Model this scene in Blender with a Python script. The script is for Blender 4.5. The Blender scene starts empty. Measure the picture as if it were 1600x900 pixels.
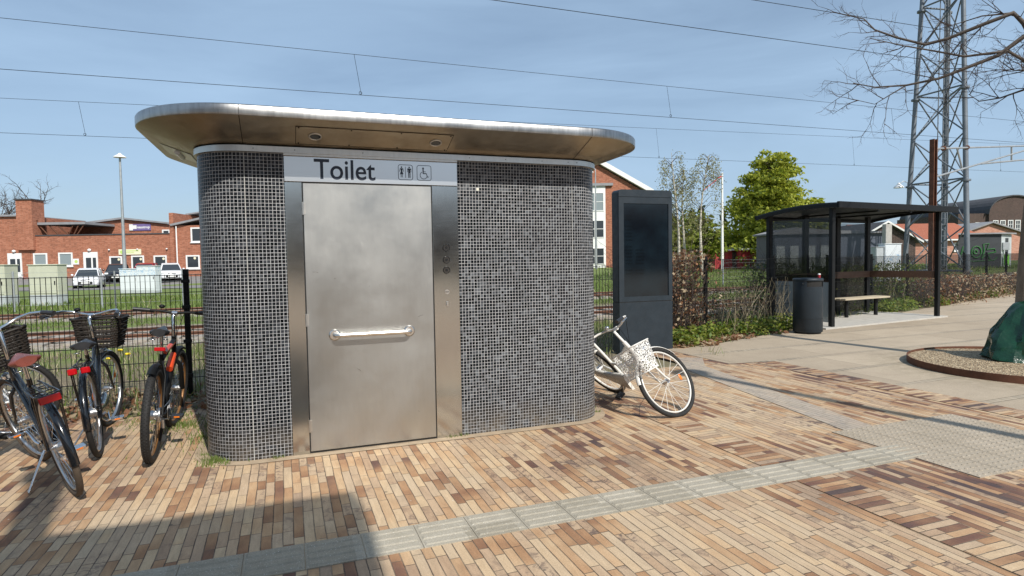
import bpy, math, random
from mathutils import Vector, Matrix, noise as mnoise
random.seed(7)
R = math.radians
SC = bpy.context.scene
COL = SC.collection
# ------------------------------------------------------------------ camera
YAW, PITCH, ROLL, EYE = R(20.43), R(2.61), R(-0.94), 1.53
fw = Vector((math.sin(YAW)*math.cos(PITCH), math.cos(YAW)*math.cos(PITCH), -math.sin(PITCH)))
rt = Vector((math.cos(YAW), -math.sin(YAW), 0)); up = rt.cross(fw)
rt2 = rt*math.cos(ROLL)+up*math.sin(ROLL); up2 = up*math.cos(ROLL)-rt*math.sin(ROLL)
cd = bpy.data.cameras.new('camera'); cam = bpy.data.objects.new('camera', cd); COL.objects.link(cam)
cam.matrix_world = Matrix(((rt2.x, up2.x, -fw.x, 0), (rt2.y, up2.y, -fw.y, 0), (rt2.z, up2.z, -fw.z, EYE), (0, 0, 0, 1)))
cd.sensor_width = 36; cd.lens = 950/1600*36; cd.clip_end = 3000; cd.clip_start = 0.05
SC.camera = cam
# ------------------------------------------------------------------ sky, sun, exposure
SUN_EL, SUN_AZ = R(42.7), R(169.3)       # azimuth clockwise from +Y
SUN_STRENGTH, SKY_STRENGTH, EXPOSURE = 4.7, 0.088, 0.17
W = bpy.data.worlds.new('World'); SC.world = W; W.use_nodes = True
nt = W.node_tree; nt.nodes.clear()
sky = nt.nodes.new('ShaderNodeTexSky'); sky.sky_type = 'NISHITA'; sky.sun_disc = False
sky.sun_elevation = SUN_EL; sky.sun_rotation = SUN_AZ; sky.altitude = 0; sky.air_density = 1.0; sky.dust_density = 1.2; sky.ozone_density = 1.6
bg = nt.nodes.new('ShaderNodeBackground'); bg.inputs[1].default_value = SKY_STRENGTH
wo = nt.nodes.new('ShaderNodeOutputWorld')
tc = nt.nodes.new('ShaderNodeTexCoord'); mp = nt.nodes.new('ShaderNodeMapping'); mp.inputs['Scale'].default_value = (.8, 1.0, 4.0)
mp.inputs['Rotation'].default_value = (0.1, 0.12, 0.5)
no = nt.nodes.new('ShaderNodeTexNoise'); no.inputs['Scale'].default_value = 1.7; no.inputs['Detail'].default_value = 7; no.inputs['Roughness'].default_value = .55
no.inputs['Distortion'].default_value = .6
cr = nt.nodes.new('ShaderNodeMapRange'); cr.inputs[1].default_value = .34; cr.inputs[2].default_value = .72; cr.inputs[3].default_value = 0.34; cr.inputs[4].default_value = .78
mx = nt.nodes.new('ShaderNodeMix'); mx.data_type = 'RGBA'; mx.inputs[7].default_value = (4.9, 6.9, 9.3, 1)
nt.links.new(tc.outputs['Generated'], mp.inputs[0]); nt.links.new(mp.outputs[0], no.inputs['Vector'])
nt.links.new(no.outputs[0], cr.inputs[0]); nt.links.new(cr.outputs[0], mx.inputs[0])
nt.links.new(sky.outputs[0], mx.inputs[6]); nt.links.new(mx.outputs[2], bg.inputs[0]); nt.links.new(bg.outputs[0], wo.inputs[0])
sl = bpy.data.lights.new('sun', 'SUN'); sl.energy = SUN_STRENGTH; sl.angle = R(0.53); sl.color = (1, .955, .88)
so = bpy.data.objects.new('sun', sl); COL.objects.link(so)
sd = Vector((math.sin(SUN_AZ)*math.cos(SUN_EL), math.cos(SUN_AZ)*math.cos(SUN_EL), math.sin(SUN_EL)))
so.rotation_euler = sd.to_track_quat('Z', 'Y').to_euler(); so.location = sd*50
vs = SC.view_settings; vs.view_transform = 'Standard'; vs.look = 'None'; vs.exposure = EXPOSURE; vs.gamma = 1; vs.use_curve_mapping = False
SC.cycles.max_bounces = 8; SC.cycles.transparent_max_bounces = 24

# ------------------------------------------------------------------ node expression helper
class X:
    def __init__(s, t, v): s.t, s.v = t, v
    def _m(s, op, *a, clamp=False):
        n = s.t.nodes.new('ShaderNodeMath'); n.operation = op; n.use_clamp = clamp
        for i, q in enumerate((s,)+a):
            if isinstance(q, X): s.t.links.new(q.v, n.inputs[i])
            else: n.inputs[i].default_value = q
        return X(s.t, n.outputs[0])
    def __add__(s, o): return s._m('ADD', o)
    __radd__ = __add__
    def __mul__(s, o): return s._m('MULTIPLY', o)
    __rmul__ = __mul__
    def __sub__(s, o): return s._m('SUBTRACT', o)
    def __rsub__(s, o): return (s*-1)+o
    def __truediv__(s, o): return s._m('DIVIDE', o)
    def floor(s): return s._m('FLOOR')
    def fract(s): return s._m('FRACT')
    def abs(s): return s._m('ABSOLUTE')
    def sin(s): return s._m('SINE')
    def min(s, o): return s._m('MINIMUM', o)
    def max(s, o): return s._m('MAXIMUM', o)
    def gt(s, o): return s._m('GREATER_THAN', o)
    def lt(s, o): return s._m('LESS_THAN', o)
    def clamp(s): return s._m('ADD', 0.0, clamp=True)
    def rng(s, a, b, c=0., d=1.):
        n = s.t.nodes.new('ShaderNodeMapRange'); s.t.links.new(s.v, n.inputs[0])
        for i, q in enumerate((a, b, c, d)): n.inputs[i+1].default_value = q
        return X(s.t, n.outputs[0])

class Mat:
    def __init__(s, name, col=(.5, .5, .5), rough=.6, metal=0., **kw):
        s.m = bpy.data.materials.new(name); s.m.use_nodes = True; s.t = s.m.node_tree
        s.b = s.t.nodes['Principled BSDF']
        s.b.inputs['Base Color'].default_value = (*col, 1); s.b.inputs['Roughness'].default_value = rough; s.b.inputs['Metallic'].default_value = metal
        s.m.diffuse_color = (*col, 1)
        for k, v in kw.items(): s.b.inputs[k].default_value = v
    def tex(s, kind='Object'):
        if kind == 'World': n = s.t.nodes.new('ShaderNodeNewGeometry'); return n.outputs['Position']
        return s.t.nodes.new('ShaderNodeTexCoord').outputs[kind]
    def sep(s, v):
        n = s.t.nodes.new('ShaderNodeSeparateXYZ'); s.t.links.new(v, n.inputs[0]); return [X(s.t, o) for o in n.outputs]
    def vec(s, *a):
        n = s.t.nodes.new('ShaderNodeCombineXYZ')
        for i, q in enumerate(a):
            if isinstance(q, X): s.t.links.new(q.v, n.inputs[i])
            else: n.inputs[i].default_value = q
        return n.outputs[0]
    def noise(s, v, scale=5, detail=4, rough=.5, stretch=None, dist=0):
        if stretch:
            m = s.t.nodes.new('ShaderNodeMapping'); m.inputs['Scale'].default_value = stretch; s.t.links.new(v, m.inputs[0]); v = m.outputs[0]
        n = s.t.nodes.new('ShaderNodeTexNoise'); n.inputs['Scale'].default_value = scale; n.inputs['Detail'].default_value = detail; n.inputs['Roughness'].default_value = rough
        n.inputs['Distortion'].default_value = dist
        s.t.links.new(v, n.inputs['Vector']); return X(s.t, n.outputs[0])
    def voro(s, v, scale=5, out='Distance', feat='F1'):
        n = s.t.nodes.new('ShaderNodeTexVoronoi'); n.feature = feat; n.inputs['Scale'].default_value = scale; s.t.links.new(v, n.inputs['Vector'])
        o = n.outputs[out]
        if out == 'Color':
            q = s.t.nodes.new('ShaderNodeSeparateColor'); s.t.links.new(o, q.inputs[0]); o = q.outputs[0]
        return X(s.t, o)
    def white(s, *a):
        n = s.t.nodes.new('ShaderNodeTexWhiteNoise'); n.noise_dimensions = '3D'; s.t.links.new(s.vec(*a), n.inputs[0]); return X(s.t, n.outputs[0])
    def ramp(s, x, stops, const=False):
        n = s.t.nodes.new('ShaderNodeValToRGB'); s.t.links.new(x.v, n.inputs[0]); e = n.color_ramp.elements
        if const: n.color_ramp.interpolation = 'CONSTANT'
        while len(e) < len(stops): e.new(.5)
        for i, (p, c) in enumerate(stops): e[i].position = p; e[i].color = (*c, 1)
        return n.outputs[0]
    def mix(s, f, a, b, mode='MIX'):
        n = s.t.nodes.new('ShaderNodeMix'); n.data_type = 'RGBA'; n.blend_type = mode
        for i, q in ((0, f), (6, a), (7, b)):
            if isinstance(q, X): s.t.links.new(q.v, n.inputs[i])
            elif isinstance(q, (float, int)): n.inputs[i].default_value = q
            elif isinstance(q, tuple): n.inputs[i].default_value = (*q, 1)
            else: s.t.links.new(q, n.inputs[i])
        return n.outputs[2]
    def col(s, c): s.t.links.new(c, s.b.inputs['Base Color']); return s
    def rough(s, x): s.t.links.new(x.v, s.b.inputs['Roughness']); return s
    def bump(s, h, strength=.3, dist=.01):
        n = s.t.nodes.new('ShaderNodeBump'); n.inputs['Strength'].default_value = strength; n.inputs['Distance'].default_value = dist
        s.t.links.new(h.v, n.inputs['Height']); s.t.links.new(n.outputs[0], s.b.inputs['Normal']); return s
    def alpha(s, x): s.t.links.new(x.v, s.b.inputs['Alpha']); return s

def simple(name, col, rough=.6, metal=0., var=.15, scale=8, bump=0., kind='Object', stretch=None, **kw):
    m = Mat(name, col, rough, metal, **kw)
    v = m.tex(kind); n = m.noise(v, scale, 5, .6, stretch)
    lo = tuple(c*(1-var) for c in col); hi = tuple(min(1, c*(1+var)) for c in col)
    m.col(m.ramp(n, [(.3, lo), (.7, hi)]))
    m.rough(m.noise(v, scale*2.3, 4).rng(.3, .7, max(.03, rough-.08), min(1, rough+.08)))
    if bump: m.bump(m.noise(v, scale*4, 5), bump, .01)
    return m.m

# ------------------------------------------------------------------ mesh helper
class MB:
    def __init__(s): s.v = []; s.f = []; s.mi = []; s.sm = []; s.cur = 0; s.M = None
    def add(s, vs, fs, smooth=False):
        o = len(s.v)
        if s.M is not None: vs = [s.M @ Vector(p) for p in vs]
        s.v += [tuple(p) for p in vs]
        for f in fs: s.f.append([i+o for i in f]); s.mi.append(s.cur); s.sm.append(smooth)
        return s
    def box(s, a, b):
        x0, y0, z0 = a; x1, y1, z1 = b
        return s.add([(x0, y0, z0), (x1, y0, z0), (x1, y1, z0), (x0, y1, z0), (x0, y0, z1), (x1, y0, z1), (x1, y1, z1), (x0, y1, z1)],
                     [(0, 3, 2, 1), (4, 5, 6, 7), (0, 1, 5, 4), (1, 2, 6, 5), (2, 3, 7, 6), (3, 0, 4, 7)])
    def bbox(s, a, b, r=.01):     # bevelled box: chamfered on every edge
        x0, y0, z0 = a; x1, y1, z1 = b; r = min(r, (x1-x0)/2.01, (y1-y0)/2.01, (z1-z0)/2.01)
        def ring(i, z): return [(x0+r+i, y0+i, z), (x1-r-i, y0+i, z), (x1-i, y0+r+i, z), (x1-i, y1-r-i, z), (x1-r-i, y1-i, z), (x0+r+i, y1-i, z), (x0+i, y1-r-i, z), (x0+i, y0+r+i, z)]
        q = r*.6
        rings = [ring(q, z0), ring(0, z0+q), ring(0, z1-q), ring(q, z1)]
        return s.loft(rings, smooth=False)
    def loft(s, rings, smooth=True, closed=True, caps=True):
        n = len(rings[0]); vs = [p for r in rings for p in r]; fs = []
        for k in range(len(rings)-1):
            for i in range(n if closed else n-1):
                j = (i+1) % n; fs.append((k*n+i, k*n+j, (k+1)*n+j, (k+1)*n+i))
        s.add(vs, fs, smooth)
        if caps and closed:
            s.add(rings[0], [tuple(reversed(range(n)))]); s.add(rings[-1], [tuple(range(n))])
        return s
    def tube(s, pts, rad, n=8, caps=True, closed=False):
        pts = [Vector(p) for p in pts]; m = len(pts); rings = []
        rr = rad if isinstance(rad, (list, tuple)) else [rad]*m
        prev = None
        for i, p in enumerate(pts):
            if closed: d = pts[(i+1) % m]-pts[i-1]
            else: d = pts[min(i+1, m-1)]-pts[max(i-1, 0)]
            if d.length < 1e-9: d = Vector((0, 0, 1))
            d.normalize()
            if prev is None:
                a = Vector((0, 0, 1)) if abs(d.z) < .9 else Vector((1, 0, 0)); u = d.cross(a).normalized()
            else:
                u = prev-d*prev.dot(d); u = u.normalized() if u.length > 1e-6 else d.orthogonal().normalized()
            prev = u; w = d.cross(u)
            rings.append([p+(u*math.cos(2*math.pi*k/n)+w*math.sin(2*math.pi*k/n))*rr[i] for k in range(n)])
        if closed:
            # align seam by brute force
            rings.append(rings[0])
            return s.loft(rings, n > 4, True, False)
        return s.loft(rings, n > 4, True, caps)
    def cyl(s, a, b, r, n=16, r2=None): return s.tube([a, b], [r, r if r2 is None else r2], n)
    def torus(s, c, ax, R_, r, n=48, m=8, sx=1., sy=1.):   # sx radial scale, sy axial scale of the tube
        c = Vector(c); ax = Vector(ax).normalized(); u = ax.orthogonal().normalized(); w = ax.cross(u); vs = []; fs = []
        for i in range(n):
            a = 2*math.pi*i/n; d = u*math.cos(a)+w*math.sin(a)
            for j in range(m):
                b = 2*math.pi*j/m; vs.append(c+d*(R_+r*sx*math.cos(b))+ax*(r*sy*math.sin(b)))
        for i in range(n):
            for j in range(m):
                fs.append((i*m+j, ((i+1) % n)*m+j, ((i+1) % n)*m+(j+1) % m, i*m+(j+1) % m))
        return s.add(vs, fs, True)
    def prism(s, poly, axis, a, b):  # poly 2D extruded along axis 'x','y','z'
        def P(p, t): return {'x': (t, p[0], p[1]), 'y': (p[0], t, p[1]), 'z': (p[0], p[1], t)}[axis]
        n = len(poly); vs = [P(p, a) for p in poly]+[P(p, b) for p in poly]
        fs = [tuple(range(n)), tuple(reversed(range(n, 2*n)))]+[(i, i+n, (i+1) % n+n, (i+1) % n) for i in range(n)]
        return s.add(vs, fs)
    def quad(s, a, b, c, d): return s.add([a, b, c, d], [(0, 1, 2, 3)])
    def ell(s, c, rx, ry, rz, n=14, m=8):
        rings = []
        for j in range(m+1):
            t = math.pi*j/m; q = max(.02, math.sin(t))
            rings.append([(c[0]+rx*q*math.cos(2*math.pi*i/n), c[1]+ry*q*math.sin(2*math.pi*i/n), c[2]-rz*math.cos(t)) for i in range(n)])
        return s.loft(rings, True)
    def build(s, name, mats, parent=None, world=False, recalc=True):
        me = bpy.data.meshes.new(name); me.from_pydata(s.v, [], s.f)
        if not isinstance(mats, (list, tuple)): mats = [mats]
        for m in mats: me.materials.append(m)
        me.polygons.foreach_set('material_index', s.mi); me.polygons.foreach_set('use_smooth', s.sm)
        me.validate()
        if recalc:
            import bmesh
            bm = bmesh.new(); bm.from_mesh(me); bmesh.ops.recalc_face_normals(bm, faces=bm.faces); bm.to_mesh(me); bm.free()
        me.update()
        o = bpy.data.objects.new(name, me); COL.objects.link(o)
        if parent is not None:
            o.parent = parent
            if world:
                M = Matrix.Identity(4); p = parent
                while p is not None: M = p.matrix_basis @ M if p.parent is None else (p.matrix_parent_inverse @ p.matrix_basis) @ M; p = p.parent
                o.matrix_parent_inverse = M.inverted()
        return o
def tag(o, label=None, cat=None, group=None, kind=None):
    for k, v in (('label', label), ('category', cat), ('group', group), ('kind', kind)):
        if v: o[k] = v
    return o
def empty(name, loc, rz=0, label=None, cat=None, group=None, rot=None):
    o = bpy.data.objects.new(name, None); COL.objects.link(o)
    o.empty_display_size = .2
    o.matrix_basis = Matrix.Translation(loc) @ Matrix.Rotation(rz, 4, 'Z') @ (rot if rot else Matrix.Identity(4))
    return tag(o, label, cat, group)
def struct(name, mb, m): o = mb.build(name, m); o['kind'] = 'structure'; return o
def text_part(name, s, size, m, parent, loc, rot, ext=.001, width=None, offset=0., world=True, xs=1.):
    cu = bpy.data.curves.new(name, 'FONT'); cu.body = s; cu.size = size; cu.extrude = ext; cu.offset = offset; cu.align_x = 'LEFT'
    t = bpy.data.objects.new(name, cu); COL.objects.link(t); dg = bpy.context.evaluated_depsgraph_get()
    me = bpy.data.meshes.new_from_object(t.evaluated_get(dg)); bpy.data.objects.remove(t)
    xsr = [v.co.x for v in me.vertices]; x0 = min(xsr); w = max(xsr)-x0; k = (width/w) if width else 1.
    M = Matrix.Translation(loc) @ rot
    for v in me.vertices: v.co = M @ Vector(((v.co.x-x0)*k, v.co.y, v.co.z))
    me.materials.clear(); me.materials.append(m); me.name = name
    o = bpy.data.objects.new(name, me); COL.objects.link(o)
    o.parent = parent
    if world: o.matrix_parent_inverse = parent.matrix_basis.inverted()
    return o
FRONT = Matrix.Rotation(math.pi/2, 4, 'X')      # text facing -Y
# the town behind the tracks is turned 20 degrees against the toilet: lateral / distance -> world
def T(lat, dep): return (lat*math.cos(YAW)+dep*math.sin(YAW), -lat*math.sin(YAW)+dep*math.cos(YAW))
def T3(lat, dep, z=0): return (*T(lat, dep), z)
TOWN = -YAW

# ------------------------------------------------------------------ materials
def paver_mat(name, swap=False, dark=0., grey_=0.):
    m = Mat(name, rough=.85); P = m.tex('World'); x, y, z = m.sep(P)
    if swap: x, y = y, x
    w, L = .0572, (.30 if swap else .45)
    wob = m.noise(P, 1.3, 2)
    u = x/w + (wob-.5)*.3+(m.noise(P, 7, 3)-.5)*.10; row = u.floor(); fu = u.fract()
    off = m.white(row, 3.1, 0.); v = y/L+off*7.; col = v.floor(); fv = v.fract()
    h = m.white(row, col, 1.); sp = h.gt(.28 if not swap else 2.); hp = m.white(row, col, 2.)*.3+.35
    idd = col*2.+sp*fv.gt(hp)
    jy = fv.min(1.-fv)*L; js = (fv-hp).abs()*L+(1.-sp)*9.; jy = jy.min(js); jx = fu.min(1.-fu)*w
    d = jx.min(jy); edge = m.noise(P, 60, 2)*.0022
    joint = (d+edge+(m.noise(P, 25, 3)-.5)*.003).rng(.0026, .0048, 1., 0.)
    r = m.white(row, idd, 5.); r2 = m.white(row, idd, 9.)
    big = m.noise(P, .55, 3, .55); mid = m.noise(P, 2.4, 3)
    t = r*.60+(big-.5)*1.55+(mid-.5)*.6+.09+dark
    c = m.ramp(t, [(0, (.47, .355, .235)), (.24, (.51, .365, .22)), (.38, (.44, .28, .155)), (.50, (.36, .205, .105)), (.61, (.245, .125, .065)), (.73, (.135, .065, .045)), (.88, (.065, .04, .04))])
    grey = m.ramp(r2, [(0, (.46, .365, .265)), (1, (.40, .28, .18))])
    c = m.mix(r2.gt(.62)*.7, c, grey)
    blotch = m.noise(P, 9, 5, .65).rng(.55, .75)*t.rng(.45, .8)
    c = m.mix(blotch*.65, c, (.08, .045, .04)); fl_ = m.noise(P, 5, 4, .6, (6, 1, 1) if not swap else (1, 6, 1), 1.).rng(.3, .7); c = m.mix(.45, c, m.ramp(fl_, [(0, (.36, .35, .34)), (1, (.62, .62, .62))]), 'OVERLAY')
    fine = m.noise(P, 130, 3, .6)
    c = m.mix(.35, c, m.ramp(fine, [(.3, (.32, .32, .32)), (.7, (.72, .72, .72))]), 'OVERLAY')
    dirt = m.noise(P, 3.2, 5, .6)
    c = m.mix(dirt.rng(.45, .75)*.22, c, (.30, .235, .155))
    st = m.noise(P, .9, 7, .7, (1, .45, 1)).rng(.52, .68); c = m.mix(st*.38, c, (.16, .095, .06), 'MIX')
    sp2 = m.voro(P, 2.3, 'Distance').lt(.028); c = m.mix(sp2*.6, c, (.07, .06, .05))
    specks = m.voro(P, 7., 'Distance').lt(.035)*m.voro(P, 7., 'Color').gt(.5)
    c = m.mix(specks*.7, c, (.62, .58, .5))
    burn = m.noise(P, 13, 5, .7, None, .8).rng(.50, .60)*r2.gt(.72)*m.noise(P, .8, 3).rng(.42, .6); c = m.mix(burn*.7, c, (.055, .035, .04))
    jc = m.mix(m.noise(P, 4.5, 5, .65).rng(.45, .62), (.055, .04, .03), (.22, .17, .115)); c = m.mix(joint*.88, c, jc)
    if grey_: c = m.mix(grey_, c, m.mix(.5, m.mix(joint*.6, m.ramp(r, [(0, (.34, .32, .29)), (1, (.42, .40, .36))]), (.12, .1, .08)), c, 'SOFT_LIGHT'))
    m.col(c); m.rough(r.rng(0, 1, .72, .92))
    m.bump((1.-joint)*.7+fine*.2+r2*.3+blotch*-.1, .7, .007)
    return m.m
def slab_mat(name):
    m = Mat(name, rough=.85); P = m.tex('World'); x, y, z = m.sep(P)
    yy = y-x*.028; xx = x+y*.028
    v = (yy-.02)/.955; row = v.floor(); fv = v.fract()
    cob = fv.lt(.095)
    off = m.white(row, 1., 2.); u = xx/1.72+off; col = u.floor(); fu = u.fract()
    js = (fu.min(1.-fu)*1.72); jr = ((fv-.095).abs()).min(fv).min(1.-fv)*.955
    wear = m.noise(P, 30, 3)*.006
    joint = (js.min(jr)+wear).rng(.006, .012, 1., 0.)
    r = m.white(row, col, 3.); n = m.noise(P, 5, 6, .65); f = m.noise(P, 110, 2)
    base = m.ramp(r*.5+n*.5, [(.2, (.33, .265, .19)), (.8, (.43, .35, .255))])
    base = m.mix(.35, base, m.ramp(f, [(.3, (.3, .3, .3)), (.7, (.7, .7, .7))]), 'OVERLAY')
    cu = (xx/.105).fract(); cj = cu.min(1.-cu)*.105; cr_ = m.white((xx/.105).floor(), row, 6.)
    cobc = m.ramp(cr_, [(0, (.27, .23, .175)), (.5, (.38, .32, .24)), (1, (.31, .26, .2))])
    cobc = m.mix(cj.rng(.006, .016, 1., 0.)*m.noise(P, 1.7, 4).rng(.35, .6), cobc, (.1, .09, .055))
    c = m.mix(cob*m.noise(P, .8, 3).rng(.3, .6, .35, 1.), base, cobc); c = m.mix(joint*.7*m.noise(P, 1.3, 2).rng(.3, .5), c, (.10, .085, .055))
    st = m.noise(P, 1.1, 6, .65).rng(.45, .7)*.42; c = m.mix(st, c, (.25, .195, .14)); rd = ((x-9.15)*(x-9.15)+(y-5.08)*(y-5.08)).rng(1.8, 4.2, .75, 0.)*m.noise(P, 8, 5, .7).rng(.35, .65); c = m.mix(rd, c, (.19, .155, .095))
    m.col(c); m.bump((1.-joint)*.5+f*.1+cob*cj.rng(0, .02)*.5, .5, .006); return m.m
def ribbed_mat(name, a, b):
    m = Mat(name, rough=.8); P = m.tex('World'); x, y, z = m.sep(P)
    n = m.noise(P, 14, 5, .6); f = m.noise(P, 150, 2); r = m.white((x/.3).floor(), (y/.3).floor(), 1.)
    c = m.ramp(n*.6+r*.4, [(.25, a), (.75, b)]); c = m.mix(.4, c, m.ramp(f, [(.3, (.3, .3, .3)), (.7, (.7, .7, .7))]), 'OVERLAY')
    sp = m.voro(P, 60).lt(.16); c = m.mix(sp*.5, c, (.62, .6, .54))
    m.col(c); m.bump(f, .25, .003); return m.m
M_pave = paver_mat('clay_pavers'); M_cross = paver_mat('clay_pavers_crosswise', True, .1); M_slab = slab_mat('concrete_slabs')
M_tact = ribbed_mat('tactile_concrete', (.26, .23, .175), (.36, .325, .26)); M_tact2 = ribbed_mat('tactile_sand_concrete', (.30, .25, .185), (.37, .31, .235))
M_greyst = ribbed_mat('grey_paver_concrete', (.30, .29, .27), (.38, .365, .33))
def ground_mat():
    m = Mat('ground_soil_grass', rough=.95); P = m.tex('World'); x, y, z = m.sep(P)
    wob = (m.noise(P, .6, 4)-.5)*1.6+(m.noise(P, 5, 3)-.5)*.8
    yy = y+wob
    g = m.noise(P, 1.2, 6, .65); f = m.noise(P, 22, 4, .7); f2 = m.noise(P, 90, 3, .7)
    grass = m.ramp(g*.5+f*.5, [(.3, (.075, .11, .02)), (.5, (.13, .185, .035)), (.64, (.19, .23, .055)), (.78, (.27, .25, .11))])
    soil = m.ramp(f*.6+f2*.4, [(.3, (.10, .075, .045)), (.55, (.2, .155, .1)), (.75, (.33, .27, .19))])
    vor = m.voro(P, 16, 'Color')
    bal = m.ramp(vor*.6+f2*.4, [(.2, (.17, .145, .115)), (.5, (.34, .30, .25)), (.8, (.50, .46, .40))])
    rustc = m.mix(m.noise(P, 3, 3).rng(.4, .6)*.4, bal, (.24, .14, .08))
    a1 = yy.rng(13.4, 13.9)*yy.rng(17.7, 18.2, 1., 0.)+yy.rng(20.6, 21.2)*y.rng(23.7, 24.1, 1., 0.)
    near = yy.rng(10.6, 12.2, 1., 0.)
    c = m.mix(near*.8, grass, soil); c = m.mix((m.noise(P, .9, 3).rng(.42, .58)*yy.rng(19, 24.5, .95, .12)).clamp(), c, soil); c = m.mix(a1.clamp(), c, rustc)
    m.col(c); m.bump(f2*.5+vor*.5, .8, .03); return m.m
M_ground = ground_mat()
M_asph = simple('asphalt', (.20, .19, .18), .9, var=.12, scale=3, kind='World')
M_conc = simple('concrete', (.42, .40, .36), .85, var=.12, scale=6, bump=.15)
M_concd = simple('weathered_concrete', (.26, .25, .23), .9, var=.2, scale=6, bump=.2)
def steel(name, base=(.60, .585, .56), r0=.22, r1=.42, str_=(1, 1, 40), streak=.35, wav=.0, bumpd=.0006):
    m = Mat(name, base, .3, 1.); P = m.tex('World')
    s1 = m.noise(P, 6, 5, .6, str_); s2 = m.noise(P, 2.2, 4, .6); s3 = m.noise(P, 40, 3, .6, (1, 1, .15))
    r = (s1*.35+s2*.65).rng(.3, .7, r0, r1); m.rough(r)
    c = m.ramp(s2*.6+s3*.4, [(.3, tuple(q*(1-streak*.5) for q in base)), (.7, tuple(min(1, q*(1+streak*.25)) for q in base))]); m.col(c)
    h = m.noise(P, 1.7, 2, .4)*wav if wav else s1*.03; m.bump(h, .5, bumpd if not wav else .02); return m
_d = steel('brushed_steel_door', (.485, .485, .465), .26, .42, streak=.14)
P_ = _d.tex('World'); sc = _d.noise(P_, 11, 4, .7, (1, 1, .35), 1.2).rng(.68, .74)*.2
_d.rough((sc*.5+_d.noise(P_, 1.6, 5, .65).rng(.3, .7, .30, .46)))
M_door = _d.m
M_jamb = steel('polished_steel_panel', (.52, .52, .50), .11, .20, streak=.12, wav=.22).m
M_fascia = steel('steel_canopy', (.40, .395, .385), .26, .42, streak=1.1, wav=.06).m
def soffit_mat():
    m = Mat('stained_steel_soffit', (.42, .35, .25), .38, 1.); P = m.tex('World')
    n = m.noise(P, 2.6, 5, .6); n2 = m.noise(P, 9, 5, .7, (1, 1, .4))
    m.col(m.ramp(n*.5+n2*.5, [(.3, (.30, .24, .165)), (.55, (.42, .36, .27)), (.75, (.52, .47, .39))])); m.rough(n2.rng(.3, .7, .28, .5)); return m.m
M_soffit = soffit_mat()
M_band = steel('steel_trim_band', (.60, .58, .54), .3, .45, wav=.03).m
M_hdr = Mat('pale_sign_panel', (.70, .71, .71), .30, 1.).m
M_navy = simple('dark_navy_lettering', (.012, .018, .035), .4, var=.1)
M_black = simple('black_metal', (.005, .0055, .006), .55, .0, var=.2, scale=12, **{'Specular IOR Level': .3})
M_gap = simple('dark_gap', (.012, .011, .010), .8, var=.1)
M_grab = steel('satin_grab_bar', (.78, .76, .73), .2, .32).m
M_chrome = steel('chrome', (.72, .72, .72), .1, .22, streak=.2).m
M_alu = steel('aluminium', (.62, .62, .62), .3, .4, streak=.2).m
def mosaic_mat():
    m = Mat('glass_mosaic', rough=.2, **{'Specular IOR Level': .14}); uv = m.tex('UV'); u, v, _ = m.sep(uv); P = m.tex('World')
    p = .0275; a = u/p; b = v/p; fa = a.fract(); fb = b.fract(); i = a.floor(); j = b.floor()
    jx = (m.white(i, j, 21.)-.5)*.06; 
    d = ((fa+jx)-.5).abs().max(((fb-jx)-.5).abs())
    corner = (((fa-.5).abs()-.30).max(0.)+((fb-.5).abs()-.30).max(0.))
    tile = d.lt(.425)*corner.lt(.20)
    r = m.white(i, j, 1.); r2 = m.white(i, j, 4.)
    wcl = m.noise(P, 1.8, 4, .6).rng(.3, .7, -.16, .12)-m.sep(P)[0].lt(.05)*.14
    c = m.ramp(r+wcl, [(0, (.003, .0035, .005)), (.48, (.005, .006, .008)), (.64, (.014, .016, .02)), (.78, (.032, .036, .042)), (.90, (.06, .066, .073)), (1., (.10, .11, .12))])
    c = m.mix(m.noise(P, 90, 3).rng(.5, .8)*.3, c, (.16, .17, .18))
    g = m.mix(m.noise(P, 3.5, 5, .6).rng(.4, .7)*.55, (.36, .36, .365), (.18, .18, .185))
    sx_ = ((u/.33).fract()-.5).abs().gt(.492)*.25; dirt_ = v.rng(.0, .28, .5, 0.)*m.noise(P, 7, 5, .65).rng(.35, .65)
    cc_ = m.mix(tile*(1.-sx_), g, c); m.col(m.mix(dirt_, cc_, (.19, .155, .115))); m.rough(tile._m('MULTIPLY', -.62)+.82+r2*.08)
    m.bump(tile*.8+m.noise(P, 60, 2)*.05+(fa-.5)*(r-.5)*.5+(fb-.5)*(r2-.5)*.5, .5, .0016); return m.m
M_mosaic = mosaic_mat()
def brick_mat(name, a, b, c3, scale=1.):
    m = Mat(name, rough=.9); P = m.tex('Object'); x, y, z = m.sep(P)
    row = (z/.075).floor(); u = (x+y)/.24+m.white(row, 0., 0.)*.5; col = u.floor()
    r = m.white(row, col, 2.); n = m.noise(P, .6, 5, .6)
    fz = (z/.075).fract(); fu = u.fract(); j = (fz.lt(.13)).max(fu.lt(.05))
    c = m.ramp(r*.5+n*.5, [(.2, a), (.5, b), (.8, c3)]); m.col(m.mix(j*.35, c, (.45, .38, .3))); m.bump(r, .2, .01); return m.m
M_brick = brick_mat('red_brick', (.22, .078, .042), (.32, .112, .06), (.40, .16, .095))
M_brickp = brick_mat('pink_brick', (.36, .16, .11), (.44, .21, .15), (.5, .27, .2))
M_brickd = brick_mat('dark_brick', (.035, .02, .018), (.052, .029, .025), (.075, .042, .036))
M_white = simple('white_paint', (.74, .74, .72), .5, var=.06, scale=2)
M_winglass = Mat('window_glass', (.035, .042, .05), .08).m
M_winpale = Mat('window_glass_with_blind', (.23, .27, .28), .15).m
M_roofg = simple('grey_roofing', (.24, .24, .25), .8, var=.15, scale=2)
M_roofd = simple('dark_roofing', (.055, .055, .06), .8, var=.2, scale=2)
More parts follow.
